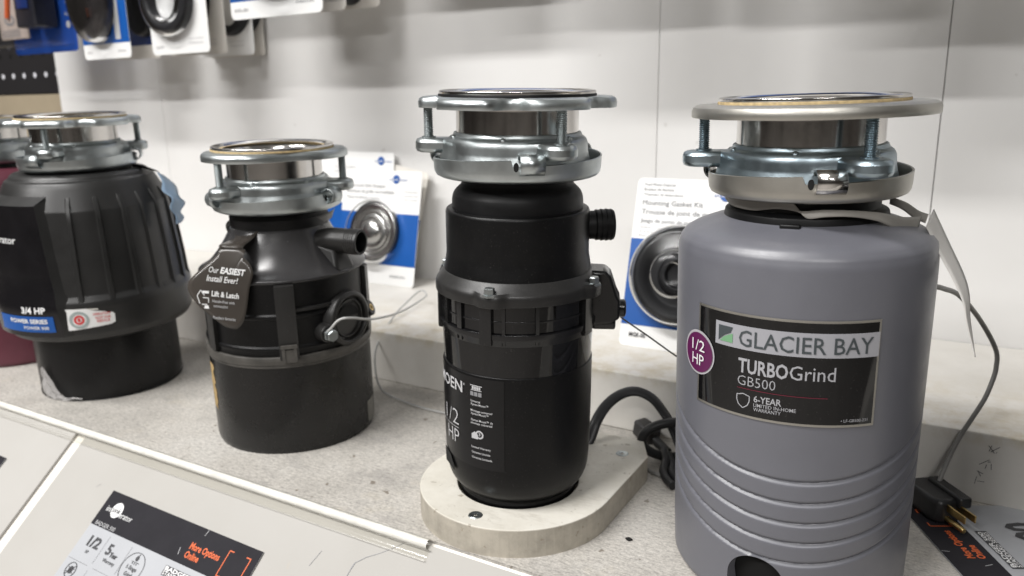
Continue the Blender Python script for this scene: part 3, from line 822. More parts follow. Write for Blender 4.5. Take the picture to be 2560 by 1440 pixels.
for k, (s_, z, wd_) in enumerate((('Universal', .1130, .0085), ('Xpress Mount™', .1105, .0150), ('Montage universel', .1055, .0180), ('Xpress Mount™', .1030, .0150), ('Xpress Mount™ de', .0980, .0185), ('montaje universal', .0955, .0180), ('Limited Warranty', .0758, .0165), ('Garantie Limitée', .0715, .0160), ('Garantía Limitada', .0672, .0175))):
    text(w, s_, uu(-36.5), z - zb, .0017, fq, w=wd_, bold=.012)
for a, b, c, d in ((-36.5, -26.5, .1262, .0006), (-36.0, -27, .1226, .0006)):
    line2d(w, uu(a), c - zb, uu(b), c - zb, d, fq, 4)
for a in (-34.5, -33, -31.5, -30, -28.5): line2d(w, uu(a), .1232 - zb, uu(a), .1256 - zb, .0012, fq)
flat_poly(w, [(uu(-36), .0835 - zb), (uu(-36), .0872 - zb), (uu(-33.2), .0895 - zb), (uu(-30.5), .0872 - zb), (uu(-30.5), .0835 - zb)], fq)
ring2d(w, uu(-29.2), .0875 - zb, .0034, .0034, .0012, fq, 20); text(w, '3', uu(-29.2), .0865 - zb, .0026, fq, bold=.02, anchor='c')
link('lettering', w, inkl, lab, smooth=False)
w = MB()
for a in (-36.6, -33.2, -29.8): flat_poly(w, [(uu(a), .1180 - zb), (uu(a + 2.8), .1180 - zb), (uu(a + 2.8), .1212 - zb), (uu(a), .1212 - zb)], fq)
link('icon', w, inkg, lab, smooth=False)
# dark vent notch low on the left
mb = MB(); fv = on_can(-70, .0009)
flat_poly(mb, [(-.010, .046 - zb), (.0125, .0475 - zb), (.0120, .0520 - zb), (.0065, .0585 - zb), (-.002, .0600 - zb), (-.010, .0600 - zb)], fv)
link('vent_notch', mb, hole, md_, smooth=False)

# wooden block ------------------------------------------------------------------------------
wb = thing('wooden_block', 'cream painted wooden block with rounded front carrying the slim black disposer', 'block', (-.2960, .5078, 0))
rf = .0800
o = []
for k in range(41):
    a = R(180 + 20 - (220) * 0 + 220 * k / 40 - 20)      # round front
    o.append((rf * math.cos(a), rf * math.sin(a)))
o = [(rf * math.cos(R(a)), rf * math.sin(R(a))) for a in range(180, 361, 5)] + [(.0800, .090), (.0655, .1185), (-.0655, .1185), (-.0800, .090)]
hr = .0500; nh = 64
ho = [(0 + hr * math.cos(2 * PI * k / nh), .0015 + hr * math.sin(2 * PI * k / nh)) for k in range(nh)]
import bmesh
bm = bmesh.new()
def loop(pts, z): return [bm.verts.new((x, y, z)) for x, y in pts]
T0 = loop(o, .0225); B0 = loop(o, 0); T1 = loop(ho, .0225); B1 = loop(ho, .004)
for A_, B_ in ((T0, B0), (B1, T1)):
    n = len(A_)
    for k in range(n): bm.faces.new((A_[k], B_[k], B_[(k + 1) % n], A_[(k + 1) % n]))
bm.faces.new(B1)
ed = [bm.edges.get((T0[k], T0[(k + 1) % len(T0)])) for k in range(len(T0))] + [bm.edges.get((T1[k], T1[(k + 1) % nh])) for k in range(nh)]
bmesh.ops.triangle_fill(bm, use_beauty=True, edges=ed, normal=(0, 0, 1))
bmesh.ops.recalc_face_normals(bm, faces=bm.faces)
me = bpy.data.meshes.new('board'); bm.to_mesh(me); bm.free(); me.materials.append(woodm)
bo = bpy.data.objects.new('board', me); COL.objects.link(bo); bo.parent = wb
q = bo.modifiers.new('bevel', 'BEVEL'); q.width = .0008; q.segments = 2; q.limit_method = 'ANGLE'; q.angle_limit = R(60)
for x, y in ((.0012, -.0655), (.058, .085), (-.058, .085)):
    M = Matrix.Translation((x, y, .0225))
    link('screw', MB().lathe([(.0056, .0001), (.0050, .0006), (.0018, .0002), (0, -.0004)], 24, M=M), zinc, wb)
    mb = MB(); g_ = lambda a, b: M @ Vector((a, b, .0007)); line2d(mb, -.0016, -.0007, .0016, .0007, .0006, g_); line2d(mb, .0007, -.0016, -.0007, .0016, .0006, g_)
    link('screw_slot', mb, hole, wb, smooth=False)

# ================================================================== 3. conical black disposer with the paper tag
cx, cy = -.5859, .5473
al = math.atan2(-cy, -cx)
u2 = thing('garbage_disposer', 'black garbage disposer with sloping cone shoulder and elbow outlet', 'garbage disposer', (cx, cy, .0012))
lean_root(u2, al, 2.2, -.5)
mount(u2, .2895, -48, 'tri', mring=zinc, mlow=zinc)
mb = MB().lathe(fillet([(.042, .236), (.0440, .232, .0005), (.0452, .2295, .0005), (.0436, .2282, .0005), (.0455, .2262, .0005), (.0462, .2235, .001), (.0470, .2225, .0005), (.0462, .2130, .002), (.0445, .2095)]), 96)
link('neck', mb, rubber, u2)
link('cone', MB().lathe(fillet([(.0435, .2150), (.0470, .2125, .002), (.0520, .2030, .004), (.0600, .1905, .008), (.0700, .1790, .006), (.0775, .1745, .002), (.0800, .1735, .0008), (.0803, .1715, .0008), (.0788, .1700)]), 128), plain('cone_plastic', (.034, .033, .034), .24, var=.15, vs=20, rv=.05), u2)
link('chamber', MB().lathe(fillet([(.0788, .1705), (.0785, .1420, .0003), (.0802, .1405, .0005), (.0802, .1380, .0005), (.0786, .1365, .0003), (.0786, .1110, .0003), (.0800, .1090, .0008), (.0800, .1070, .0008), (.0788, .1050), (.0788, .1005)]), 128), matte, u2)
link('band', MB().lathe(fillet([(.0780, .1010), (.0812, .1010, .0008), (.0818, .0975, .001), (.0812, .0930, .0006), (.0800, .0925, .0004), (.0806, .0905, .0004), (.0795, .0895)]), 128), plain('dusty_band', (.060, .056, .050), .5, var=.35, vs=60), u2)
link('motor_can', MB().lathe(fillet([(.0796, .0905), (.0796, .006, .002), (.0785, .0006, .002), (.076, 0), (0, 0)]), 128), canblk, u2)
# vertical post with clip
post = MB().lathe([(.0780, .1705), (.0832, .1690), (.0838, .1650), (.0838, .1010), (.0830, .0990), (.0780, .0985)], 8, a0=R(-7.5), a1=R(4.5))
for s_ in (-7.5, 4.5):
    post.add([Vector((r * math.cos(R(s_)), r * math.sin(R(s_)), z)) for r, z in ((.0770, .1710), (.0832, .1690), (.0838, .1010), (.0770, .0985))], [(0, 1, 2, 3)])
po = link('post', post, matte2, u2, angle=30)
mb = MB()
for (r0, q0, q1, z0, z1) in ((.0862, -6.5, 3.5, .1105, .1135), (.0858, -6.0, -4.2, .097, .1105), (.0858, 1.2, 3.0, .097, .1105), (.0850, -4.2, 1.2, .0965, .1090)):
    mb.lathe([(.080, z1), (r0, z1), (r0, z0), (.080, z0)], 5, a0=R(q0), a1=R(q1))
    for s_ in (q0, q1): mb.add([Vector((r * math.cos(R(s_)), r * math.sin(R(s_)), z)) for r, z in ((.079, z1), (r0, z1), (r0, z0), (.079, z0))], [(0, 1, 2, 3)])
link('clip', mb, plain('worn_clip', (.075, .07, .063), .5, var=.3, vs=120), po, angle=30)
# second posts around the chamber
for q in (72, 150, 232, 300):
    mb = MB().lathe([(.0780, .1700), (.0825, .1690), (.0828, .1030), (.0780, .1020)], 6, a0=R(q - 4), a1=R(q + 4))
    for s_ in (q - 4, q + 4): mb.add([Vector((r * math.cos(R(s_)), r * math.sin(R(s_)), z)) for r, z in ((.0770, .1705), (.0825, .1690), (.0828, .1030), (.0770, .102))], [(0, 1, 2, 3)])
    link('post', mb, matte2, u2, angle=30)
# round port with dark D-shaped cavity
Mp = Matrix.Rotation(R(43), 4, 'Z') @ Matrix.Translation((.068, 0, .1265)) @ Matrix.Rotation(R(90), 4, 'Y') @ Matrix.Scale(1.17, 4)
pt = link('wiring_port', MB().lathe(fillet([(.0240, 0), (.0228, .0135, .002), (.0195, .0150, .001), (.0182, .0135, .0005), (.0180, .0100), (.0120, .0098), (0, .0098)]), 56, M=Mp), matte2, u2, angle=30)
Mq = Mp @ Matrix.Translation((0, 0, .0100))
mb = MB(); pts_ = [(.0125 * math.cos(R(a)), .0135 * math.sin(R(a))) for a in range(-75, 256 - 0, 15) if True]
pts_ = [(-.0015 - .0105 * math.sin(R(a)) if False else -.001 - .0100 * abs(math.sin(R(a))) , .0125 * math.cos(R(a))) for a in range(0, 181, 12)]
mb.add([Mq @ Vector((x, y, .0008)) for x, y in pts_], [tuple(range(len(pts_)))])
link('port_cavity', mb, hole, pt, smooth=False)
link('port_rib', MB().lathe(fillet([(.0165, .0098), (.0160, .0120, .0004), (.0148, .0120, .0004), (.0145, .0098)]), 40, M=Mp), matte2, pt)
mb = MB().lathe([(.0785, .1470), (.0815, .1465), (.0815, .1440), (.0785, .1435)], 14, a0=R(5), a1=R(30))
link('stiffener_rib', mb, matte2, u2)
Ms = Matrix.Rotation(R(23), 4, 'Z') @ Matrix.Translation((.074, 0, .1195)) @ Matrix.Rotation(R(90), 4, 'Y')
link('screw_boss', MB().lathe(fillet([(.0098, 0), (.0082, .0150, .001), (.0, .0150)]), 32, M=Ms), matte2, u2)
link('ground_screw', MB().lathe([(0, .0235), (.0052, .0235), (.0058, .0225), (.0058, .0180), (.0064, .0176), (.0064, .0160), (.0035, .0158), (.0035, .014)], 6, M=Ms), zinc, u2, smooth=False)
Me_ = Matrix.Rotation(R(66), 4, 'Z') @ Matrix.Translation((.0820, 0, .1255)) @ Matrix.Rotation(R(66), 4, 'Y')
ee = link('screw_ear', MB().lathe(fillet([(0, .0), (.0080, .0, .001), (.0080, .006, .001), (.0034, .006), (.0032, .002), (0, .002)]), 24, M=Me_), matte, u2)
link('brass_insert', MB().lathe([(.0036, .0062), (.0022, .0062), (.0020, .003)], 20, M=Me_), brass, ee)
# elbow outlet on the cone
Mo = Matrix.Rotation(R(47), 4, 'Z')
pa = [Mo @ Vector((.030, 0, .1930)), Mo @ Vector((.060, 0, .2000)), Mo @ Vector((.072, .0015, .2005)), Mo @ Vector((.0935, .004, .2000))]
out_ = link('discharge_outlet', MB().tube(smooth_path(pa, 6), .0120, 32, caps=False), matte2, u2)
ax = (pa[3] - pa[2]).normalized()
mb = MB(); 
Mr = Matrix.Translation(pa[3]) @ ax.to_track_quat('Z', 'Y').to_matrix().to_4x4()
mb.lathe([(.0120, -.0002), (.0120, .0006), (.0098, .0006), (.0096, -.018), (0, -.018)], 36, M=Mr)
link('outlet_mouth', mb, rubber, out_)
mb = MB()
for k in range(5): mb.lathe([(.0119, -.0125 + .0022 * k), (.0124, -.0120 + .0022 * k), (.0119, -.0112 + .0022 * k)], 36, M=Mr)
link('outlet_rib', mb, matte2, out_)
mb = MB()                                                       # buttress from the pipe down to the rim
mb.add([Mo @ Vector(p) for p in ((.052, -.012, .2000), (.052, .012, .2000), (.078, .013, .1745), (.078, -.013, .1745), (.072, -.009, .1930), (.072, .009, .1930))], [(0, 1, 5, 4), (4, 5, 2, 3), (0, 4, 3), (1, 2, 5)])
link('buttress', mb, matte2, u2, bevel=.003, angle=60)
# stuck leftovers on the can
fu = on_cyl(.0799, 0)
rs = random.Random(3)
mb = MB(); pts_ = []
for k in range(14): pts_.append((R(-78 + rs.uniform(-1.2, 1.2)) * .08, .083 - .0036 * k))
for k in range(14): pts_.append((R(-69 + rs.uniform(-1.8, 1.8)) * .08, .036 + .0036 * k))
flat_poly(mb, pts_, fu); link('card_residue', mb, brown, u2, smooth=False)
link('rating_sticker', cyl_patch(on_cyl(.0799, 0), R(60) * .08, R(80) * .08, .0060, .0290, 10), plain('grey_sticker', (.17, .165, .15), .5, var=.2, vs=90), u2)
# neck strap and hanging tag (a thing of its own)
tg = thing('hang_tag', 'dark glossy paper tag looped round the neck of the cone-shouldered disposer', 'tag', (cx, cy, 0))
tg.rotation_euler = (0, 0, al)
mb = MB(); path = []
for k in range(61):
    a = R(-200 + 290 * k / 60); d = a - R(-38)
    z = .2165 - .0135 * math.exp(-(d / .75) ** 2) + .004 * math.sin(a * 1.0)
    r = .0505 + .004 * math.exp(-(d / .6) ** 2)
    path.append((Vector((r * math.cos(a), r * math.sin(a), z)), Vector((.35 * math.cos(a), .35 * math.sin(a), .93))))
hw = .0048
mb.sheet(lambda u, v: path[round(u * 60)][0] + path[round(u * 60)][1] * hw * (2 * v - 1), 60, 3)
link('strap', mb, plain('strap_paper', (.030, .028, .027), .38), tg, solid=.0004)
# tag outline in its own plane (p across, q down), then bowed
E0 = Vector((.068, -.0455, .197)); ex = Vector((.2419, .9703, 0)).normalized(); ey = Vector((.1903, -.0474, -.9806)).normalized()
ez = ex.cross(ey).normalized()
TO = [(-.0080, -.0048), (-.0111, .0009), (-.0239, .0118), (-.0354, .0223), (-.0381, .0281), (-.0373, .0346), (-.0306, .0453), (-.0179, .0572), (-.0078, .0655), (.0014, .0687), (.0065, .0663), (.0107, .0591), (.0140, .0458), (.0163, .0327), (.0191, .0238), (.0201, .0169), (.0164, .0088), (.0109, .0036), (.0129, -.0028)]
TO = [tuple(p)[:2] for p in smooth_path([(x, y, 0) for x, y in TO], 3, True)]
def tagp(p, q, h=0):
    bow = -1.0 * (p + .004) ** 2 - .5 * (q - .045) ** 2 + .0012 * math.sin(q * 75) + .0065
    return E0 + ex * p + ey * q - ez * (bow + h)
c0 = (-.003, .030); nT = len(TO); rg = [.02, .15, .3, .45, .6, .75, .88, 1.0]
mb = MB(); mb.add([tagp(c0[0] + (p - c0[0]) * t, c0[1] + (q - c0[1]) * t) for t in rg for p, q in TO], [(i * nT + k, i * nT + (k + 1) % nT, (i + 1) * nT + (k + 1) % nT, (i + 1) * nT + k) for i in range(len(rg) - 1) for k in range(nT)] + [tuple(range(nT))])
tp = link('tag', mb, tagdark, tg, angle=70, solid=.0004)
def neckp(ph, z, r=.0540): return Vector((r * math.cos(R(ph)), r * math.sin(R(ph)), z))
la = smooth_path([neckp(-52, .2100), neckp(-47, .2060, .0600), tagp(-.0095, -.0075, -.0004), tagp(-.0080, -.0040, -.0004)], 5); lb = smooth_path([neckp(-24, .2130), neckp(-25, .2080, .0610), tagp(.0120, -.0060, -.0004), tagp(.0122, -.0020, -.0004)], 5)
mb = MB(); mb.sheet(lambda u, v: la[round(u * 15)].lerp(lb[round(u * 15)], v), 15, 3)
link('strap_neck', mb, tagdark, tg, angle=70, solid=.0004)
ft = lambda x, y: tagp(x, -y, .0007)
def ftr(rot):
    c, s_ = math.cos(R(rot)), math.sin(R(rot)); return lambda x, y: ft(x * c - y * s_, x * s_ + y * c)
w = MB(); g = ftr(-8)
def tl(p, q):
    c, n_ = math.cos(R(8)), math.sin(R(8)); return p * c + q * n_ * 1, -(q * c - p * n_)
def tt(mb_, t, p, q, h, wd_, **k):
    x, y = tl(p, q); text(mb_, t, x, y, h, g, w=wd_, **k)
tt(w, 'Our', -.0189, .0166, .0052, .0088, shear=.15); tt(w, 'EASIEST', -.0087, .0178, .0052, .0220, bold=.03, shear=.15)
tt(w, 'Install Ever!', -.0210, .0242, .0052, .0275, bold=.008, shear=.15)
tt(w, 'Lift & Latch', -.0172, .0380, .0046, .0240, bold=.025)
for a in ((-.0300, .0372, -.0265, .0325), (-.0265, .0325, -.0235, .0372), (-.0250, .0392, -.0200, .0398), (-.0200, .0398, -.0202, .0440), (-.0300, .0372, -.0280, .0445), (-.0262, .0452, -.0215, .0455)):
    line2d(w, a[0], -a[1], a[2], -a[3], .0007, ft)
flat_poly(w, [(-.0252, -.0352), (-.0195, -.0358), (-.0192, -.0335), (-.0248, -.0330)], ft)
flat_poly(w, [(-.0245, -.0490), (-.0200, -.0495), (-.0205, -.0465), (-.0238, -.0462)], ft)
link('lettering', w, inkw, tp, smooth=False)
w = MB(); tt(w, 'Hassle-free sink', -.0170, .0436, .0026, .0200); tt(w, 'connection', -.0160, .0480, .0026, .0125); tt(w, 'Plumbers favourite', -.0172, .0585, .0026, .0200)
link('small_lettering', w, inkl, tp, smooth=False)

# ================================================================== 4. big black disposer, left
cx, cy = -.8918, .5391
al = math.atan2(-cy, -cx)
u1 = thing('garbage_disposer', 'large charcoal garbage disposer with ribbed bulging shell and blue front badge', 'garbage disposer', (cx, cy, .0012))
lean_root(u1, al, 1.9, -1.2)
mount(u1, .3200, -25, 'six', mring=zinc, mlow=zinc)
link('neck', MB().lathe(fillet([(.044, .262), (.0530, .2630, .001), (.0545, .2605, .001), (.0545, .2555)]), 96), rubber, u1)
SH = [(.0530, .2560), (.0630, .2580), (.0680, .2575), (.0715, .2545), (.0725, .2520), (.0765, .2500), (.0800, .2440), (.0905, .2215), (.0935, .1900), (.0968, .1550), (.0982, .1300), (.1020, .1245), (.1028, .1180), (.1018, .1000), (.1005, .0880), (.0960, .0800), (.0880, .0768), (.0780, .0765)]
def sh_r(z):
    for (ra, za), (rb, zb_) in zip(SH, SH[1:]):
        if zb_ <= z <= za: return ra + (rb - ra) * (za - z) / max(1e-9, za - zb_)
    return .09
pr = fillet([SH[0]] + [p + (.0015,) for p in SH[1:-1]] + [SH[-1]], 3)
shell = link('shell', MB().lathe(pr, 144), plain('shell_plastic', (.017, .0168, .0165), .38, spec=.5, var=.15, vs=18, rv=.06, bmp=.05, bs=1500), u1, angle=24)
for q in (-11, 6.5, 23, 38, 52, 66, 80, 95, 110, 125, 140, 155, 170, 185, 200):
    mb = MB(); a = R(q); h = R(1.5)
    zz = [.2360, .2250, .2100, .1900, .1700, .1500, .1310, .1250]
    vs = []
    for z in zz:
        e = .0006 if z in (.2360, .1250) else .0028
        for s_, d in ((-1.5, -.001), (-.7, e), (.7, e), (1.5, -.001)): vs.append(((sh_r(z) + d) * math.cos(a + h * s_), (sh_r(z) + d) * math.sin(a + h * s_), z))
    mb.add(vs, [(4 * i + k, 4 * i + k + 1, 4 * i + k + 5, 4 * i + k + 4) for i in range(len(zz) - 1) for k in range(3)])
    link('rib', mb, MATS['shell_plastic'], shell, angle=30)
link('motor_can', MB().lathe(fillet([(.0776, .0800), (.0786, .0780, .001), (.0786, .006, .002), (.0775, .0006, .002), (.075, 0), (0, 0)]), 128), plain('can_black', (.0035, .0035, .004), .32, spec=.35, var=.25, vs=30, rv=.09, dust=.08), u1)
link('can_foot', MB().lathe(fillet([(.0786, .0030), (.0792, .0020, .0004), (.0786, .0002)]), 128), rubber, u1)
# glossy front panel on the shell
def pb(z): return -30.5 + 6.1 * (.2316 - z) / .102 if z > .1 else -22.6
def pr_(z): return sh_r(min(z, .2215)) + .0050
PZ = [.2300, .2150, .1950, .1750, .1550, .1350, .1250, .1150, .0950, .0885]
mb = MB(); vs = []
na = 22
for z in PZ:
    for k in range(na + 1):
        a = R(-112 + (pb(z) + 112) * k / na); vs.append((pr_(z) * math.cos(a), pr_(z) * math.sin(a), z))
mb.add(vs, [(i * (na + 1) + k, i * (na + 1) + k + 1, (i + 1) * (na + 1) + k + 1, (i + 1) * (na + 1) + k) for i in range(len(PZ) - 1) for k in range(na)])
pnl = link('front_panel', mb, plain('panel_black', (.007, .0065, .0075), .22, var=.2, vs=40, rv=.06, dust=.04), u1)
mb = MB(); vs = []
for z in PZ:
    for d, e in ((0, .0050), (5.6, -.0008)):
        zz = z + (.006 if d and z == PZ[0] else 0); a = R(pb(z) + d); r = (pr_(z) if not d else sh_r(zz) + e); vs.append((r * math.cos(a), r * math.sin(a), zz))
mb.add(vs, [(2 * i, 2 * i + 1, 2 * i + 3, 2 * i + 2) for i in range(len(PZ) - 1)])
vs = []
for k in range(na + 1):
    a = R(-112 + (pb(PZ[0]) + 112) * k / na); vs.append((pr_(PZ[0]) * math.cos(a), pr_(PZ[0]) * math.sin(a), PZ[0]))
    a = R(-112 + (pb(PZ[0]) + 5.6 + 112) * k / na); z = .2385; vs.append(((sh_r(z) - .0005) * math.cos(a), (sh_r(z) - .0005) * math.sin(a), z))
mb.add(vs, [(2 * k, 2 * k + 1, 2 * k + 3, 2 * k + 2) for k in range(na)])
link('panel_bevel', mb, MATS['shell_plastic'], pnl, angle=20)
fp = lambda d: (lambda u, z: Vector(((pr_(z) + d) * math.cos(u / .107), (pr_(z) + d) * math.sin(u / .107), z)))
ua = lambda ph: R(ph) * .107
w = MB(); g = fp(.0006)
text(w, 'insinkerator', ua(-46), .1900, .0075, g, w=.066, anchor='r', bold=.005)
link('brand_lettering', w, inkw, pnl, smooth=False); w = MB()
text(w, '3/4 HP', ua(-30.2), .1160, .0066, g, w=.0285, anchor='r', bold=.03)
link('lettering', w, inkw, pnl, smooth=False)
w = MB(); w.sheet(lambda u, v: fp(.0005)(ua(-66 + 39.5 * u) + (0 if v else -.004) * (1 - u), .0945 + .0180 * v), 16, 3); bbx = link('blue_badge', w, blue, pnl)
w = MB(); g = fp(.0009); text(w, 'POWER SERIES', ua(-30.0), .1048, .0045, g, w=.0480, anchor='r', bold=.03); text(w, 'POWER 900', ua(-30.0), .0978, .0036, g, w=.0300, anchor='r', bold=.01)
link('badge_lettering', w, inkw, bbx, smooth=False)
# half-peeled white sticker
fst = lambda d: (lambda u, z: Vector(((.1036 + d) * math.cos(u / .104), (.1036 + d) * math.sin(u / .104), z)))
us = lambda ph: R(ph) * .104
w = MB(); g = fst(0)
OUT = [(-20.5, .0985), (-20, .0945), (3.2, .0975), (5.8, .0995), (6.0, .1085), (4.8, .1110), (3.0, .1106), (1.2, .1125), (-2, .1140), (-4.5, .1148), (-9, .1180), (-14, .1182), (-21.5, .1188), (-22.5, .1165), (-22.0, .1040)]
vs = [(-9, .106)] + OUT; dens = []
for (a, z), (b, y) in zip(OUT, OUT[1:] + OUT[:1]):
    for k in range(4): dens.append((a + (b - a) * k / 4, z + (y - z) * k / 4))
rings = [[(-9 + (p - -9) * t, .106 + (z - .106) * t) for p, z in dens] for t in (.01, .35, .7, 1)]
vs = [g(us(p), z) for rg in rings for p, z in rg]; nn = len(dens)
w.add(vs, [(i * nn + k, i * nn + (k + 1) % nn, (i + 1) * nn + (k + 1) % nn, (i + 1) * nn + k) for i in range(3) for k in range(nn)])
stk = link('peeling_sticker', w, white, u1)
w = MB(); g = fst(.0004); ring2d(w, us(-13.5), .1060, .0098, .0096, .0028, g); stg = link('sticker_ring', w, plain('grey_green_ink', (.33, .38, .37), .5), stk, smooth=False)
w = MB(); ring2d(w, us(-13.5), .1060, .0052, .0052, .0022, g); disc2d(w, us(-13.5), .1060, .0015, .0022, g, 14)
text(w, 'NOT FOR', us(-4.6), .1050, .0026, g, w=.0150, bold=.012); text(w, 'RESALE', us(-4.0), .1015, .0026, g, w=.0125, bold=.012); text(w, 'OPERATION', us(-5.8), .1095, .0024, g, w=.0170, bold=.012)
link('sticker_lettering', w, red, stk, smooth=False)
w = MB(); g2 = fst(.0010)
flat_poly(w, [(us(-8.5), .1180), (us(-2.6), .1172), (us(-2.2), .1158), (us(-5), .1160)], g2); link('peeled_edge', w, offw, stk, smooth=False)
# torn clear film on the can
rs = random.Random(11)
def filmp(u, v):
    ph = -64 + 38 * u; z = .004 + .040 * v * max(.06, 1 - 1.5 * abs(u - .12) ** .8) + .0015 * math.sin(u * 9)
    r = .0797 + .0022 * abs(math.sin(u * 7 + v * 4)) + .0012 * abs(math.sin(u * 15 - v * 9)) + .0004 * rs.random()
    return Vector((r * math.cos(R(ph)), r * math.sin(R(ph)), z))
link('torn_film', MB().sheet(filmp, 14, 8), film, u1, angle=9)
# ================================================================== 5. burgundy disposer, far left
cx, cy = -1.1180, .5500
al = math.atan2(-cy, -cx)
u0 = thing('garbage_disposer', 'burgundy garbage disposer at the left edge, mostly out of view', 'garbage disposer', (cx, cy, 0))
u0.rotation_euler = (0, 0, al)
mount(u0, .3200, 70, 'six')
link('neck', MB().lathe([(.046, .262), (.054, .262), (.054, .252)], 64), rubber, u0)
link('shell', MB().lathe(fillet([(.050, .2540), (.068, .2540, .003), (.082, .240, .012), (.0845, .20, .01), (.0850, .05), (.0838, .004, .003), (.080, 0), (0, 0)]), 128), burg, u0)
# ================================================================== 6. next disposer, just outside on the right
cx, cy = .1460, .5750
al = math.atan2(-cy, -cx)
u6 = thing('garbage_disposer', 'black garbage disposer cut off by the right edge of the frame', 'garbage disposer', (cx, cy, 0))
u6.rotation_euler = (0, 0, al)
mount(u6, .315, 10, 'six')
link('neck', MB().lathe([(.046, .26), (.053, .26), (.053, .248)], 64), rubber, u6)
link('shell', MB().lathe(fillet([(.050, .2500), (.070, .2490, .003), (.084, .230, .012), (.0850, .12, .01), (.0815, .06, .01), (.0810, .004, .003), (.078, 0), (0, 0)]), 128), semig, u6)

# ================================================================== carded packs
def pack(name, label, loc, w, h, rotz=0, lean=0, roll=0, group=None, band=None, bandm=None, mat=None, rad=.006, extra=None):
    root = thing(name, label, 'blister pack', loc, 0, group)
    root.rotation_euler = (Matrix.Rotation(R(rotz), 4, 'Z') @ Matrix.Rotation(R(-lean), 4, 'X') @ Matrix.Rotation(R(roll), 4, 'Y')).to_euler()
    MX = Matrix.Rotation(R(90), 4, 'X')                 # flat (x,y) -> x, z ; front is -y
    link('card', MB().prism([(x, y + h / 2) for x, y in rrect(w, h, rad)], -.0004, .0004, MX), mat or white, root, smooth=False)
    if band:
        mb = MB(); flat_poly(mb, [(-w / 2 + .0002, band[0]), (w / 2 - .0002, band[0]), (w / 2 - .0002, band[1]), (-w / 2 + .0002, band[1])], lambda x, y: Vector((x, -.0007, y)))
        link('colour_band', mb, bandm or blue, root, smooth=False)
    f = lambda x, y: Vector((x, -.0011, y))
    return root, f, lambda cx_, cz_, y_=0: Matrix.Translation((cx_, y_, cz_)) @ Matrix.Rotation(R(90), 4, 'X')
def blobs(root, f, rows, mat=inkg, bold=0):
    w_ = MB()
    for s_, x, y, hh, ww in rows: text(w_, s_, x, y, hh, f, w=ww, bold=bold)
    link('lettering', w_, mat, root, smooth=False)
def logo(root, f, x, y, r=.0065):
    w_ = MB(); disc2d(w_, x, y, r, r, f, 24); text(w_, 'erator', x + r + .001, y - .002, .0034, f, w=r * 2.2); text(w_, 'in', x - r - .001, y - .002, .0034, f, w=r * .7, anchor='r')
    o = link('logo', w_, blue, root, smooth=False)
    w_ = MB(); text(w_, 'sink', x, y - .002, .0036, lambda a, b: f(a, b) + Vector((0, -.0004, 0)), w=r * 1.6, anchor='c'); link('logo_lettering', w_, white, o, smooth=False)
G1 = 'blister packs standing on the white step'
# sink stopper pack
p_, f, at = pack('stopper_pack', 'white and blue pack holding a shiny round sink stopper, on the step', (-.7655, .888, .0608), .150, .172, lean=12, group=G1, band=(.030, .108))
logo(p_, f, .028, .159)
blobs(p_, f, (('Snap Lock Sink Stopper', -.066, .146, .0042, .075), ('Bouchon de grille verrouillable', -.066, .137, .0042, .092), ('Tapon de drenaje a presion', -.066, .128, .0036, .065)))
blobs(p_, f, (('Compatible', .045, .140, .0026, .025), ('stainless steel', .045, .134, .0026, .026), ('acier inoxydable', .045, .128, .0026, .026)), inkl)
blobs(p_, f, (('EMERSON', .030, .012, .0035, .028), ('STP-SS', -.060, .012, .003, .016)), inkg)
M = at(-.004, .079, -.001) @ Matrix.Scale(.89, 4)
so = link('stopper', MB().lathe(fillet([(.0500, .0), (.0500, .006, .002), (.0460, .0075, .001), (.0390, .0065, .001), (.0385, .004), (.0360, .0085, .001), (.0330, .0085, .001), (.0320, .006), (.0290, .0100, .001), (.0235, .0110, .001), (.0225, .0090), (.0190, .0150, .002), (.0130, .0190, .004), (0, .0200)]), 64, M=M), plain('brushed_steel', (.50, .49, .475), .27, 1, var=.06, vs=40), p_)
link('stopper_rim', MB().lathe(fillet([(.0480, .0080), (.0512, .0070, .001), (.0515, .0010)]), 64, M=M), matte2, so)
link('blister', MB().lathe(fillet([(.0560, .0005), (.0540, .0160, .003), (.0480, .0225, .004), (0, .0235)]), 48, M=M), clear, p_)
# pack behind it, tipped to the right
p_, f, at = pack('stopper_pack', 'white and blue pack tipped sideways behind the stopper pack', (-.7960, .926, .0607), .140, .180, lean=7, roll=10, group=G1, band=(.030, .108), mat=offw)
logo(p_, f, .028, .166); blobs(p_, f, (('Compatible', .040, .143, .0026, .025), ('acier', .040, .137, .0026, .026)), inkl)
# rear-left pack
p_, f, at = pack('gasket_pack', 'white pack with blue gasket print standing behind the cone disposer', (-.8350, .920, .0607), .150, .195, lean=8, group=G1, band=(.024, .115))
logo(p_, f, .050, .182); blobs(p_, f, (('Compatible', -.045, .170, .003, .045), ('Joint de broyeur', -.045, .163, .003, .04), ('Sello de montaje', -.045, .150, .003, .05)), inkl)
M = at(.035, .082, -.001)
link('gasket_ring', MB().lathe(fillet([(.030, .0), (.030, .006, .002), (.024, .006, .002), (.024, 0)]), 48, M=M), plain('pale_ring', (.45, .48, .55), .3), p_)
link('blister', MB().lathe(fillet([(.036, 0), (.035, .010, .002), (.031, .014, .003), (0, .014)]), 40, M=M), clear, p_)
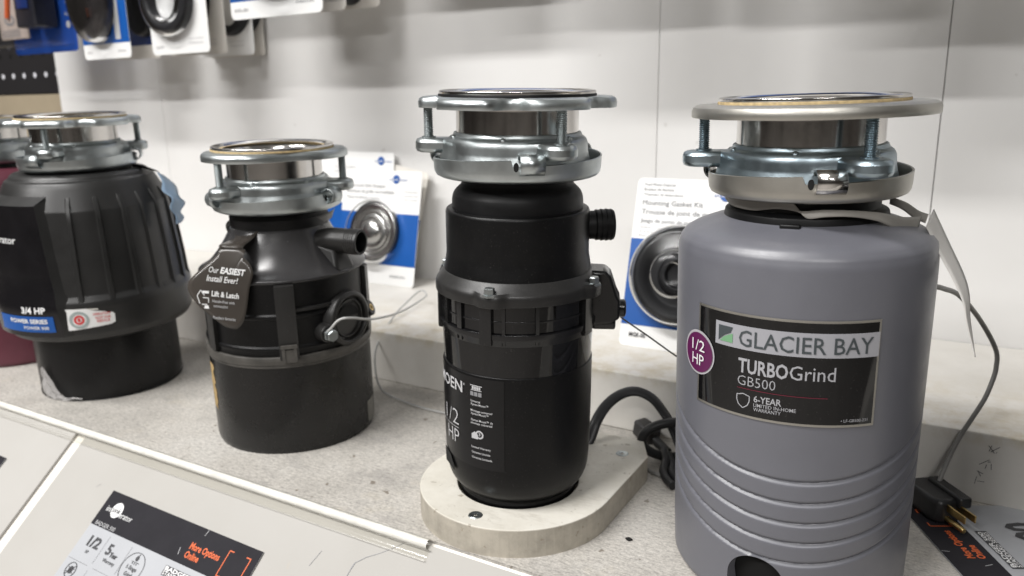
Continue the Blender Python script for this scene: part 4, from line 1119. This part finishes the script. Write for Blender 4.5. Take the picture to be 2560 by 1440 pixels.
# mounting gasket kit
p_, f, at = pack('gasket_kit', 'white and blue mounting gasket kit with a large black gasket, beside the grey disposer', (-.2480, .775, .0607), .140, .188, lean=16, rotz=0, group=G1, band=(.024, .120))
blobs(p_, f, (('Mounting Gasket Kit', -.0615, .1580, .0052, .068), ('Trousse de joint de montage', -.0615, .1480, .0052, .097), ('Juego de juntas de montaje', -.0615, .1385, .0042, .070)), inkg)
blobs(p_, f, (('Food Waste Disposer', -.0615, .1795, .0030, .036), ('Broyeur de dechets', -.0615, .1740, .0030, .034), ('Triturador de desperdicios', -.0615, .1685, .0026, .045)), inkg)
blobs(p_, f, (('Creates a watertight seal between the sink flange', -.0615, .1320, .0024, .085), ('Cree un joint etanche', -.0615, .1272, .0024, .07), ('Para uso con todos', -.0615, .1225, .0024, .06)), inkl)
blobs(p_, f, (('MGK-00', -.0590, .0110, .0045, .019),), inkd, .02); blobs(p_, f, (('EMERSON', .020, .0110, .0035, .026),), inkg)
logo(p_, f, .030, .172)
M = at(-.008, .083, -.001)
go = link('gasket', MB().lathe(fillet([(.0530, 0), (.0520, .0080, .003), (.0470, .0110, .003), (.0400, .0080, .003), (.0340, .0030, .002), (.0240, .0030, .002), (.0215, .0090, .002), (.0150, .0110, .002), (.0130, .0060, .001), (0, .0050)]), 72, M=M), plain('gasket_black', (.007, .007, .008), .6, spec=.3), p_)
link('blister', MB().lathe(fillet([(.0550, 0), (.0548, .0020), (.0535, .0190, .004), (.0450, .0250, .004), (.0260, .0260, .002), (.0240, .0330, .003), (.0120, .0345, .002), (.0105, .0310, .002), (0, .0310)]), 56, M=M), clear, p_)
link('blister_rim', MB().lathe(fillet([(.0540, .0010), (.0560, .0020, .0006), (.0555, .0035, .0006), (.0538, .0032)]), 64, M=M), plain('rim_haze', (.16, .165, .18), .35), p_)

# hanging packs ----------------------------------------------------------------------------
G2 = 'packs hanging on hooks above the display'
def hook(x, z, y0, n=None):
    mb = MB().tube([(x, .955, z), (x, y0, z), (x, y0 - .004, z + .012)], .0022, 8)
    tag(link('peg_hook', mb, zinc), None, None)
    return mb
def hang(name, label, x0, x1, y, z0, h, band=None, bandm=None, mat=None, roll=0):
    return pack(name, label, ((x0 + x1) / 2, y, z0), x1 - x0, h, band=band, bandm=bandm, mat=mat, roll=roll, group=G2, rad=.008)
# blue pack with dark oval product
p_, f, at = hang('strainer_pack', 'blue hanging pack with dark oval strainer and white bottom strip', -1.343, -1.214, .840, .4085, .21, band=(.0245, .19))
blobs(p_, f, (('STRN-1', -.055, .010, .003, .015), ('EMERSON', .032, .010, .003, .02)), inkg)
mb = MB(); flat_poly(mb, [(.028, .030), (.042, .030), (.044, .19), (.030, .19)], lambda x, y: Vector((x, -.0010, y))); link('side_print', mb, inkl, p_, smooth=False)
M = at(-.010, .095, 0)
pr = MB().lathe(fillet([(.046, 0), (.044, .016, .006), (.030, .024, .006), (0, .026)]), 48, M=M @ Matrix.Diagonal((1, 1.45, 1, 1)))
so = link('strainer', pr, plain('dark_chrome', (.05, .045, .045), .25, .6, var=.4, vs=60), p_)
mb = MB().box((-.006, -.028, .128), (.030, .010, .020)); link('red_knob', mb, red, so, bevel=.003)
mb = MB().box((-.004, -.028, .072), (.006, .006, .014)); link('orange_clip', mb, orange, so, bevel=.001)
mb = MB(); 
for k in range(6): mb.lathe(fillet([(0, .004), (.004, .003, .001), (.005, 0)]), 12, M=at(-.012 + .006 * (k % 3) - .002, .098 + .012 * (k // 3), -.024))
link('chrome_stud', mb, steel, so)
link('blister', MB().lathe(fillet([(.049, 0), (.048, .026, .006), (.036, .034, .006), (0, .035)]), 40, M=M @ Matrix.Diagonal((1, 1.42, 1, 1))), clear, p_)
# pack behind it
p_, f, at = hang('strainer_pack', 'dark blue hanging pack half hidden behind the strainer pack', -1.330, -1.200, .885, .4090, .21, band=(.022, .19), bandm=navy, mat=offw)
M = at(.03, .09, 0); link('strainer', MB().lathe(fillet([(.040, 0), (.038, .014, .005), (0, .02)]), 32, M=M @ Matrix.Diagonal((1, 1.4, 1, 1))), matte, p_)
# white pack with the big black ring
p_, f, at = hang('ring_gasket_pack', 'white hanging pack with a large thick black ring, frontmost of its row', -1.158, -1.021, .840, .4085, .205)
blobs(p_, f, (('QCB-AM', -.058, .010, .0036, .018),), inkg); blobs(p_, f, (('www.service', .020, .021, .0028, .036), ('EMERSON', .022, .014, .0028, .032)), inkl)
M = at(-.012, .083, -.001)
link('gasket_ring', MB().lathe(fillet([(.054, 0), (.054, .012, .005), (.048, .016, .004), (.040, .015, .004), (.036, .008, .003), (.035, 0)]), 64, M=M), plain('ring_black', (.010, .010, .012), .6, spec=.3), p_)
link('blister', MB().lathe(fillet([(.058, 0), (.0570, .014, .004), (.050, .019, .005), (.034, .019, .003), (.031, .004, .003), (0, .004)]), 48, M=M), clear, p_)
for lab_, y, dx, mt in (('second white hanging pack behind the black ring pack', .872, 0, offw), ('third white hanging pack, half seen behind the ring packs', .925, .002, white), ('rearmost plain hanging pack of the ring pack row, nearest the wall', .948, .001, offw)):
    p_, f, at = hang('ring_gasket_pack', lab_, -1.158 + dx, -1.021 + dx, y, .4080, .205, mat=mt)
    M = at(-.012 if y < .9 else .02, .083, -.001)
    link('gasket_ring', MB().lathe(fillet([(.052, 0), (.052, .014, .004), (.040, .016, .004), (.036, 0)]), 48, M=M), MATS['ring_black'], p_)
    blobs(p_, f, (('www.service', .012, .021, .0028, .036), ('EMERSON', .014, .014, .0028, .032)), inkl)
# high blue and white packs
p_, f, at = hang('splash_guard_pack', 'blue hanging pack with white bottom strip, high above the cone disposer', -.921, -.748, .800, .4445, .22, band=(.0235, .21))
blobs(p_, f, (('BAFL-001', -.078, .010, .0042, .026), ('EMERSON', .040, .014, .0032, .032)), inkg)
M = at(0.005, .115, -.001)
link('splash_guard', MB().lathe(fillet([(.062, 0), (.060, .020, .005), (.050, .026, .005), (.02, .02, .004), (0, .02)]), 56, M=M @ Matrix.Diagonal((1.05, 1.3, 1, 1))), plain('grey_guard', (.10, .13, .22), .3), p_)
link('blister', MB().lathe(fillet([(.066, 0), (.064, .026, .005), (.054, .033, .006), (0, .034)]), 48, M=M @ Matrix.Diagonal((1.05, 1.3, 1, 1))), clear, p_)
p_, f, at = hang('splash_guard_pack', 'second blue hanging pack tucked behind the high blue pack', -.912, -.742, .838, .4500, .22, band=(.020, .21), bandm=navy, mat=offw)
blobs(p_, f, (('EMERSON', .050, .012, .003, .03),), inkg)
p_, f, at = hang('splash_guard_pack', 'rear grey hanging pack behind the two high blue packs', -.900, -.735, .900, .4590, .22, mat=offw)
M = at(.03, .08, -.001); link('splash_guard', MB().lathe(fillet([(.06, 0), (.058, .02, .005), (0, .024)]), 40, M=M @ Matrix.Diagonal((.8, 1.25, 1, 1))), matte, p_)
# clamshell at far left
p_, f, at = hang('wrench_clamshell', 'clear clamshell pack with orange printed card and dark box at top left', -1.565, -1.367, .845, .4260, .21, mat=plain('blue_sheet', (.012, .06, .30), .35))
mb = MB().box((-.052, -.022, .120), (.090, .004, .190)); bk = link('printed_card', mb, plain('tan_print', (.42, .35, .31), .5, var=.15, vs=30), p_, bevel=.002)
mb = MB().cyl((-.040, -.026, .140), (-.062, -.026, .062), .0045, 16); link('orange_handle', mb, orange, bk)
mb = MB(); ring2d(mb, -.060, .058, .016, .009, .004, lambda x, y: Vector((x, -.0246, y))); link('print_ring', mb, inkg, bk, smooth=False)
mb = MB(); flat_poly(mb, [(-.028, .095), (-.012, .090), (-.012, .2), (-.030, .2)], lambda x, y: Vector((x, -.0246, y))); link('orange_print', mb, orange, bk, smooth=False)
mb = MB(); 
for k in range(4): line2d(mb, -.090, .040 - .0035 * k, -.030, .041 - .0035 * k, .0012, lambda x, y: Vector((x, -.0246, y)))
link('print_line', mb, inkg, bk, smooth=False)
mb = MB().box((.030, -.026, .115), (.060, .040, .150)); bx_ = link('dark_box', mb, plain('box_dark', (.018, .018, .024), .35, var=.3, vs=30), p_, bevel=.003)
mb = MB().box((.030, -.0475, .105), (.034, .003, .070)); link('box_window', mb, navy, bx_, bevel=.001)
mb = MB(); text(mb, '2', .078, .080, .016, f, w=.010); text(mb, 'kit', .074, .060, .006, f, w=.016); disc2d(mb, .080, .045, .006, .006, f, 18); link('lettering', mb, inkl, p_, smooth=False)
mb = MB().box((-.004, -.026, .109), (.192, .054, .198)); link('clamshell', mb, clear, p_, bevel=.006)
# packs above the frame that shade the wall
shade = [(-1.00, -.86, .880, .520), (-.70, -.50, .860, .5050), (-.47, -.30, .800, .500), (-.188, -.040, .800, .4172), (-.060, .100, .805, .4600), (-.26, -.10, .900, .470), (.14, .30, .82, .46)]
names = ['white hanging pack just above the top edge, right of the high blue packs', 'white hanging pack over the slim disposer, above the frame', 'white hanging pack left of the wall seam, above the frame',
         'hanging pack whose lower edge just shows above the grey disposer', 'hanging pack over the right wall seam, above the frame', 'white hanging pack close to the wall above the grey disposer', 'hanging pack at far right above the frame']
for (x0, x1, y, z0), nm in zip(shade, names):
    p_, f, at = hang('accessory_pack', nm, x0, x1, y, z0, .20, band=(.02, .15))
    M = at(0, .10, -.001)
    link('accessory', MB().lathe(fillet([(.05, 0), (.048, .02, .005), (0, .025)]), 40, M=M), matte, p_)
for x, z, y0 in ((-1.278, .622, .82), (-1.09, .617, .815), (-.835, .668, .775), (-1.49, .640, .82), (-.93, .72, .85), (-.60, .71, .84), (-.385, .704, .78), (-.165, .624, .775), (.02, .664, .78)):
    mb = MB().tube([(x, .957, z), (x, y0, z), (x, y0 - .004, z + .012)], .0022, 8)
    tag(link('peg_hook', mb, zinc), 'thin metal peg hook carrying packs, above the frame', 'hook', 'peg hooks above the frame')

# ================================================================== cables, plugs, tags
def hold(o, parent):
    o.parent = parent; o.matrix_parent_inverse = parent.matrix_basis.inverted(); return o
def cable(name, pts, r, mat, label, cat='cable', n=10, **k):
    return tag(link(name, MB().tube(smooth_path(pts, 10), r, n, **k), mat, angle=60), label, cat)
cable('tether_cable', [(-.4985, .5095, .1210), (-.4945, .5090, .1240), (-.4868, .5140, .1330), (-.4800, .5230, .1335), (-.4860, .5600, .1225), (-.5335, .6600, .0990), (-.5779, .7600, .0860), (-.6006, .8000, .0817), (-.6260, .8200, .0790), (-.6193, .7800, .0720), (-.6078, .7400, .0656), (-.5906, .6850, .0451), (-.5786, .6650, .0244), (-.5600, .6520, .0060), (-.5238, .6420, .0024), (-.4599, .6350, .0022), (-.36, .655, .0022)], .00115, palecord, 'pale thin tether cable looping from the screw of the cone disposer', 'cable')
cable('tether_cable', [(-.2240, .5560, .1590), (-.2271, .5600, .1563), (-.2122, .5800, .1379), (-.1946, .6000, .1176), (-.170, .630, .090)], .0007, plain('dark_wire', (.09, .085, .08), .4), 'thin dark wire running from the slim disposer behind the grey one', 'wire')
# plug
pd = Vector((.62, -.785, 0)).normalized()
pgm = thing('power_plug', 'grey cable and black three-prong power plug with brass blades lying on the loose price card', 'plug', (.006, .650, .0022))
pgm.rotation_euler = (0, 0, math.atan2(pd.y, pd.x)); pgm.scale = (.86, .86, .9)
ol = [(-.030, -.0130), (-.024, -.0145), (.010, -.0150), (.0180, -.0110), (.0180, .0110), (.010, .0150), (-.024, .0145), (-.030, .0130)]
link('plug_body', MB().prism(ol, .0, .0215), blackcord, pgm, bevel=.0035)
link('plug_flange', MB().box((.000, .0105, .0200), (.046, .012, .010)), blackcord, pgm, bevel=.002)
for y, z in ((.0065, .0150), (-.0035, .0150)):
    link('blade', MB().box((.0285, y, z), (.024, .0016, .0066)), brass, pgm, bevel=.0005)
link('ground_pin', MB().cyl((.016, -.0030, .0050), (.0400, -.0030, .0050), .0024, 16), brass, pgm, bevel=.0008)
gc = link('cord', MB().tube(smooth_path([(-.040, .590, .199), (-.0147, .6000, .1965), (-.0062, .6200, .1911), (.0044, .6500, .1802), (.0201, .6900, .1537), (.0340, .7100, .1260), (.0361, .7120, .1097), (.0340, .7060, .0976), (.0301, .6970, .0863), (.0233, .6890, .0720), (.0165, .6830, .0573), (.0112, .6770, .0420), (.0075, .6690, .0300), (.0052, .6620, .0220)], 10), .0019, 10), greycord, angle=60)
hold(gc, pgm)
# flat cord of the slim disposer with its coil and plug
fc = link('power_cord', MB().tube(smooth_path([(-.280, .588, .010), (-.2732, .6000, .0250), (-.2710, .6100, .0393), (-.2678, .6250, .0502), (-.2602, .6400, .0575), (-.2483, .6500, .0597), (-.2341, .6550, .0535), (-.2220, .6560, .0405), (-.2120, .6520, .0285), (-.2040, .646, .018), (-.196, .640, .008)], 10), .0052, 14, flat=.5, up=(.3, -.6, .7)), blackcord, angle=60)
hold(fc, md_)
co = []
for k in range(24):
    a = 2 * PI * k / 24
    co.append((-.2070 + .0310 * .864 * math.cos(a), .6450 + .0310 * .503 * math.cos(a), .0215 + .0170 * math.sin(a)))
cl = thing('cord_coil', 'coil of thick black cord squeezed between the wooden block and the grey disposer', 'cord', (-.205, .648, 0))
def cpart(pts, r, closed=False):
    mb = MB().tube([Vector(p) - Vector((-.205, .648, 0)) for p in smooth_path(pts, 4, closed)], r, 12, closed=closed); link('loop', mb, blackcord, cl, angle=60)
cpart(co, .0044, True)
cpart([(-.2150, .6380, .012), (-.2090, .6250, .0080), (-.2065, .6120, .0060), (-.2000, .600, .0050), (-.190, .590, .0045)], .0036)
cpart([(-.2110, .6360, .010), (-.2020, .6240, .0060), (-.1985, .6120, .0046), (-.188, .600, .0045)], .0036)
cable('thin_cord', [(-.2270, .6180, .0018), (-.2170, .6110, .0018), (-.2050, .6080, .0018), (-.190, .610, .0018)], .0016, greycord, 'short thin grey cord on the shelf beside the wooden block', 'cord')
pgm2 = thing('power_plug', 'dark grey plug leaning against the step behind the coil of cord', 'plug', (-.2490, .6790, .0005))
pgm2.rotation_euler = (0, R(12), R(-28))
link('plug_body', MB().prism([(-.0120, -.0075), (.0120, -.0090), (.0140, .0), (.0120, .0090), (-.0120, .0075)], 0, .0165), plain('dusty_plug', (.045, .043, .043), .55, var=.3, vs=90), pgm2, bevel=.0025)
link('plug_tail', MB().cyl((.012, 0, .007), (.034, -.002, .006), .0048, 14), blackcord, pgm2)
# grey paper strap and hanging tag of the grey disposer
def ribbon(name, L_, R_, mat, parent=None, sub=6, **k):
    a = smooth_path(L_, sub); b = smooth_path(R_, sub); n = len(a) - 1
    mb = MB().sheet(lambda u, v: a[round(u * n)].lerp(b[round(u * n)], v), n, 4)
    return link(name, mb, mat, parent, angle=70, solid=.0005, **k)
st = thing('hang_tag', 'grey paper strap and curled pale tag hanging off the grey disposer', 'tag', (-.088, .5385, 0))
def rel(l): return [Vector(p) - Vector((-.088, .5385, 0)) for p in l]
top_ = [(-.1409, .5300, .2655), (-.1290, .5050, .2640), (-.1130, .4920, .2640), (-.0980, .4860, .2655), (-.0890, .4840, .2650), (-.0840, .4830, .2600), (-.0700, .4840, .2610), (-.0562, .4910, .2605), (-.0430, .5040, .2585), (-.0312, .5200, .2545), (-.0220, .5380, .2530)]
bot_ = [(-.1409, .5290, .2595), (-.1290, .5040, .2580), (-.1130, .4910, .2575), (-.0980, .4850, .2600), (-.0850, .4830, .2590), (-.0790, .4820, .2555), (-.0700, .4820, .2570), (-.0562, .4890, .2570), (-.0430, .5020, .2535), (-.0330, .5160, .2470), (-.0230, .5330, .2455)]
ribbon('strap', rel(top_), rel(bot_), papergrey, st)
ribbon('strap_rear', rel([(-.042, .560, .262), (-.032, .556, .2590), (-.024, .548, .2550), (-.0185, .545, .2535)]), rel([(-.042, .560, .257), (-.034, .554, .2545), (-.026, .544, .2505), (-.0195, .538, .2490)]), papergrey, st)
Lt = [(-.0185, .5300, .2480), (-.0100, .5250, .2330), (-.0012, .5200, .2190), (.0056, .5150, .2060), (.0085, .5120, .1950), (.0149, .5100, .1757)]
Rt = [(-.0165, .5640, .2545), (-.0056, .5520, .2355), (.0046, .5420, .2175), (.0086, .5330, .2065), (.0100, .5250, .1960), (.0149, .5105, .1757)]
ribbon('tag', rel(Lt), rel(Rt), paperpale, st)
# blue tag on the big charcoal disposer
bt = thing('hang_tag', 'pale blue tag hanging behind the large charcoal disposer', 'tag', (-.800, .575, 0))
rel2 = lambda l: [Vector(p) - Vector((-.800, .575, 0)) for p in l]
tgb = ribbon('tag', rel2([(-.8048, .5700, .2543), (-.7930, .5670, .2440), (-.7850, .5600, .2350), (-.7753, .5640, .2260), (-.7720, .5580, .2160), (-.7690, .5620, .2060), (-.7660, .5590, .1980)]), rel2([(-.8140, .5850, .2490), (-.8010, .5900, .2370), (-.7835, .5800, .2265), (-.7850, .5880, .2180), (-.7760, .5740, .2100), (-.7790, .5800, .2020), (-.7735, .5700, .1970)]), bluetag, bt)
ribbon('strap', rel2([(-.838, .560, .2640), (-.825, .568, .2610), (-.812, .574, .2560)]), rel2([(-.838, .564, .2600), (-.825, .572, .2570), (-.814, .580, .2530)]), rubber, bt)
# bits of debris on the shelf
for (x, y, s_, lb) in ((-.1942, .5004, .0022, 'small black plug of dirt in front of the grey disposer'), (-.790, .655, .0040, 'brown crumb on the shelf behind the charcoal disposer'), (-.800, .668, .0030, 'darker brown crumb nearest the step behind the charcoal disposer')):
    mb = MB().lathe(fillet([(0, s_ * .9), (s_ * .8, s_ * .8, s_ * .3), (s_, .0002)]), 9, fn=lambda a, i, r, z: (r * (1 + .25 * math.sin(3 * a + i)), z))
    mb.v = [(p[0] * 1.3 + x, p[1] * .8 + y, p[2]) for p in mb.v]
    tag(link('crumb', mb, hole if s_ < .0025 else crumb), lb, 'debris')
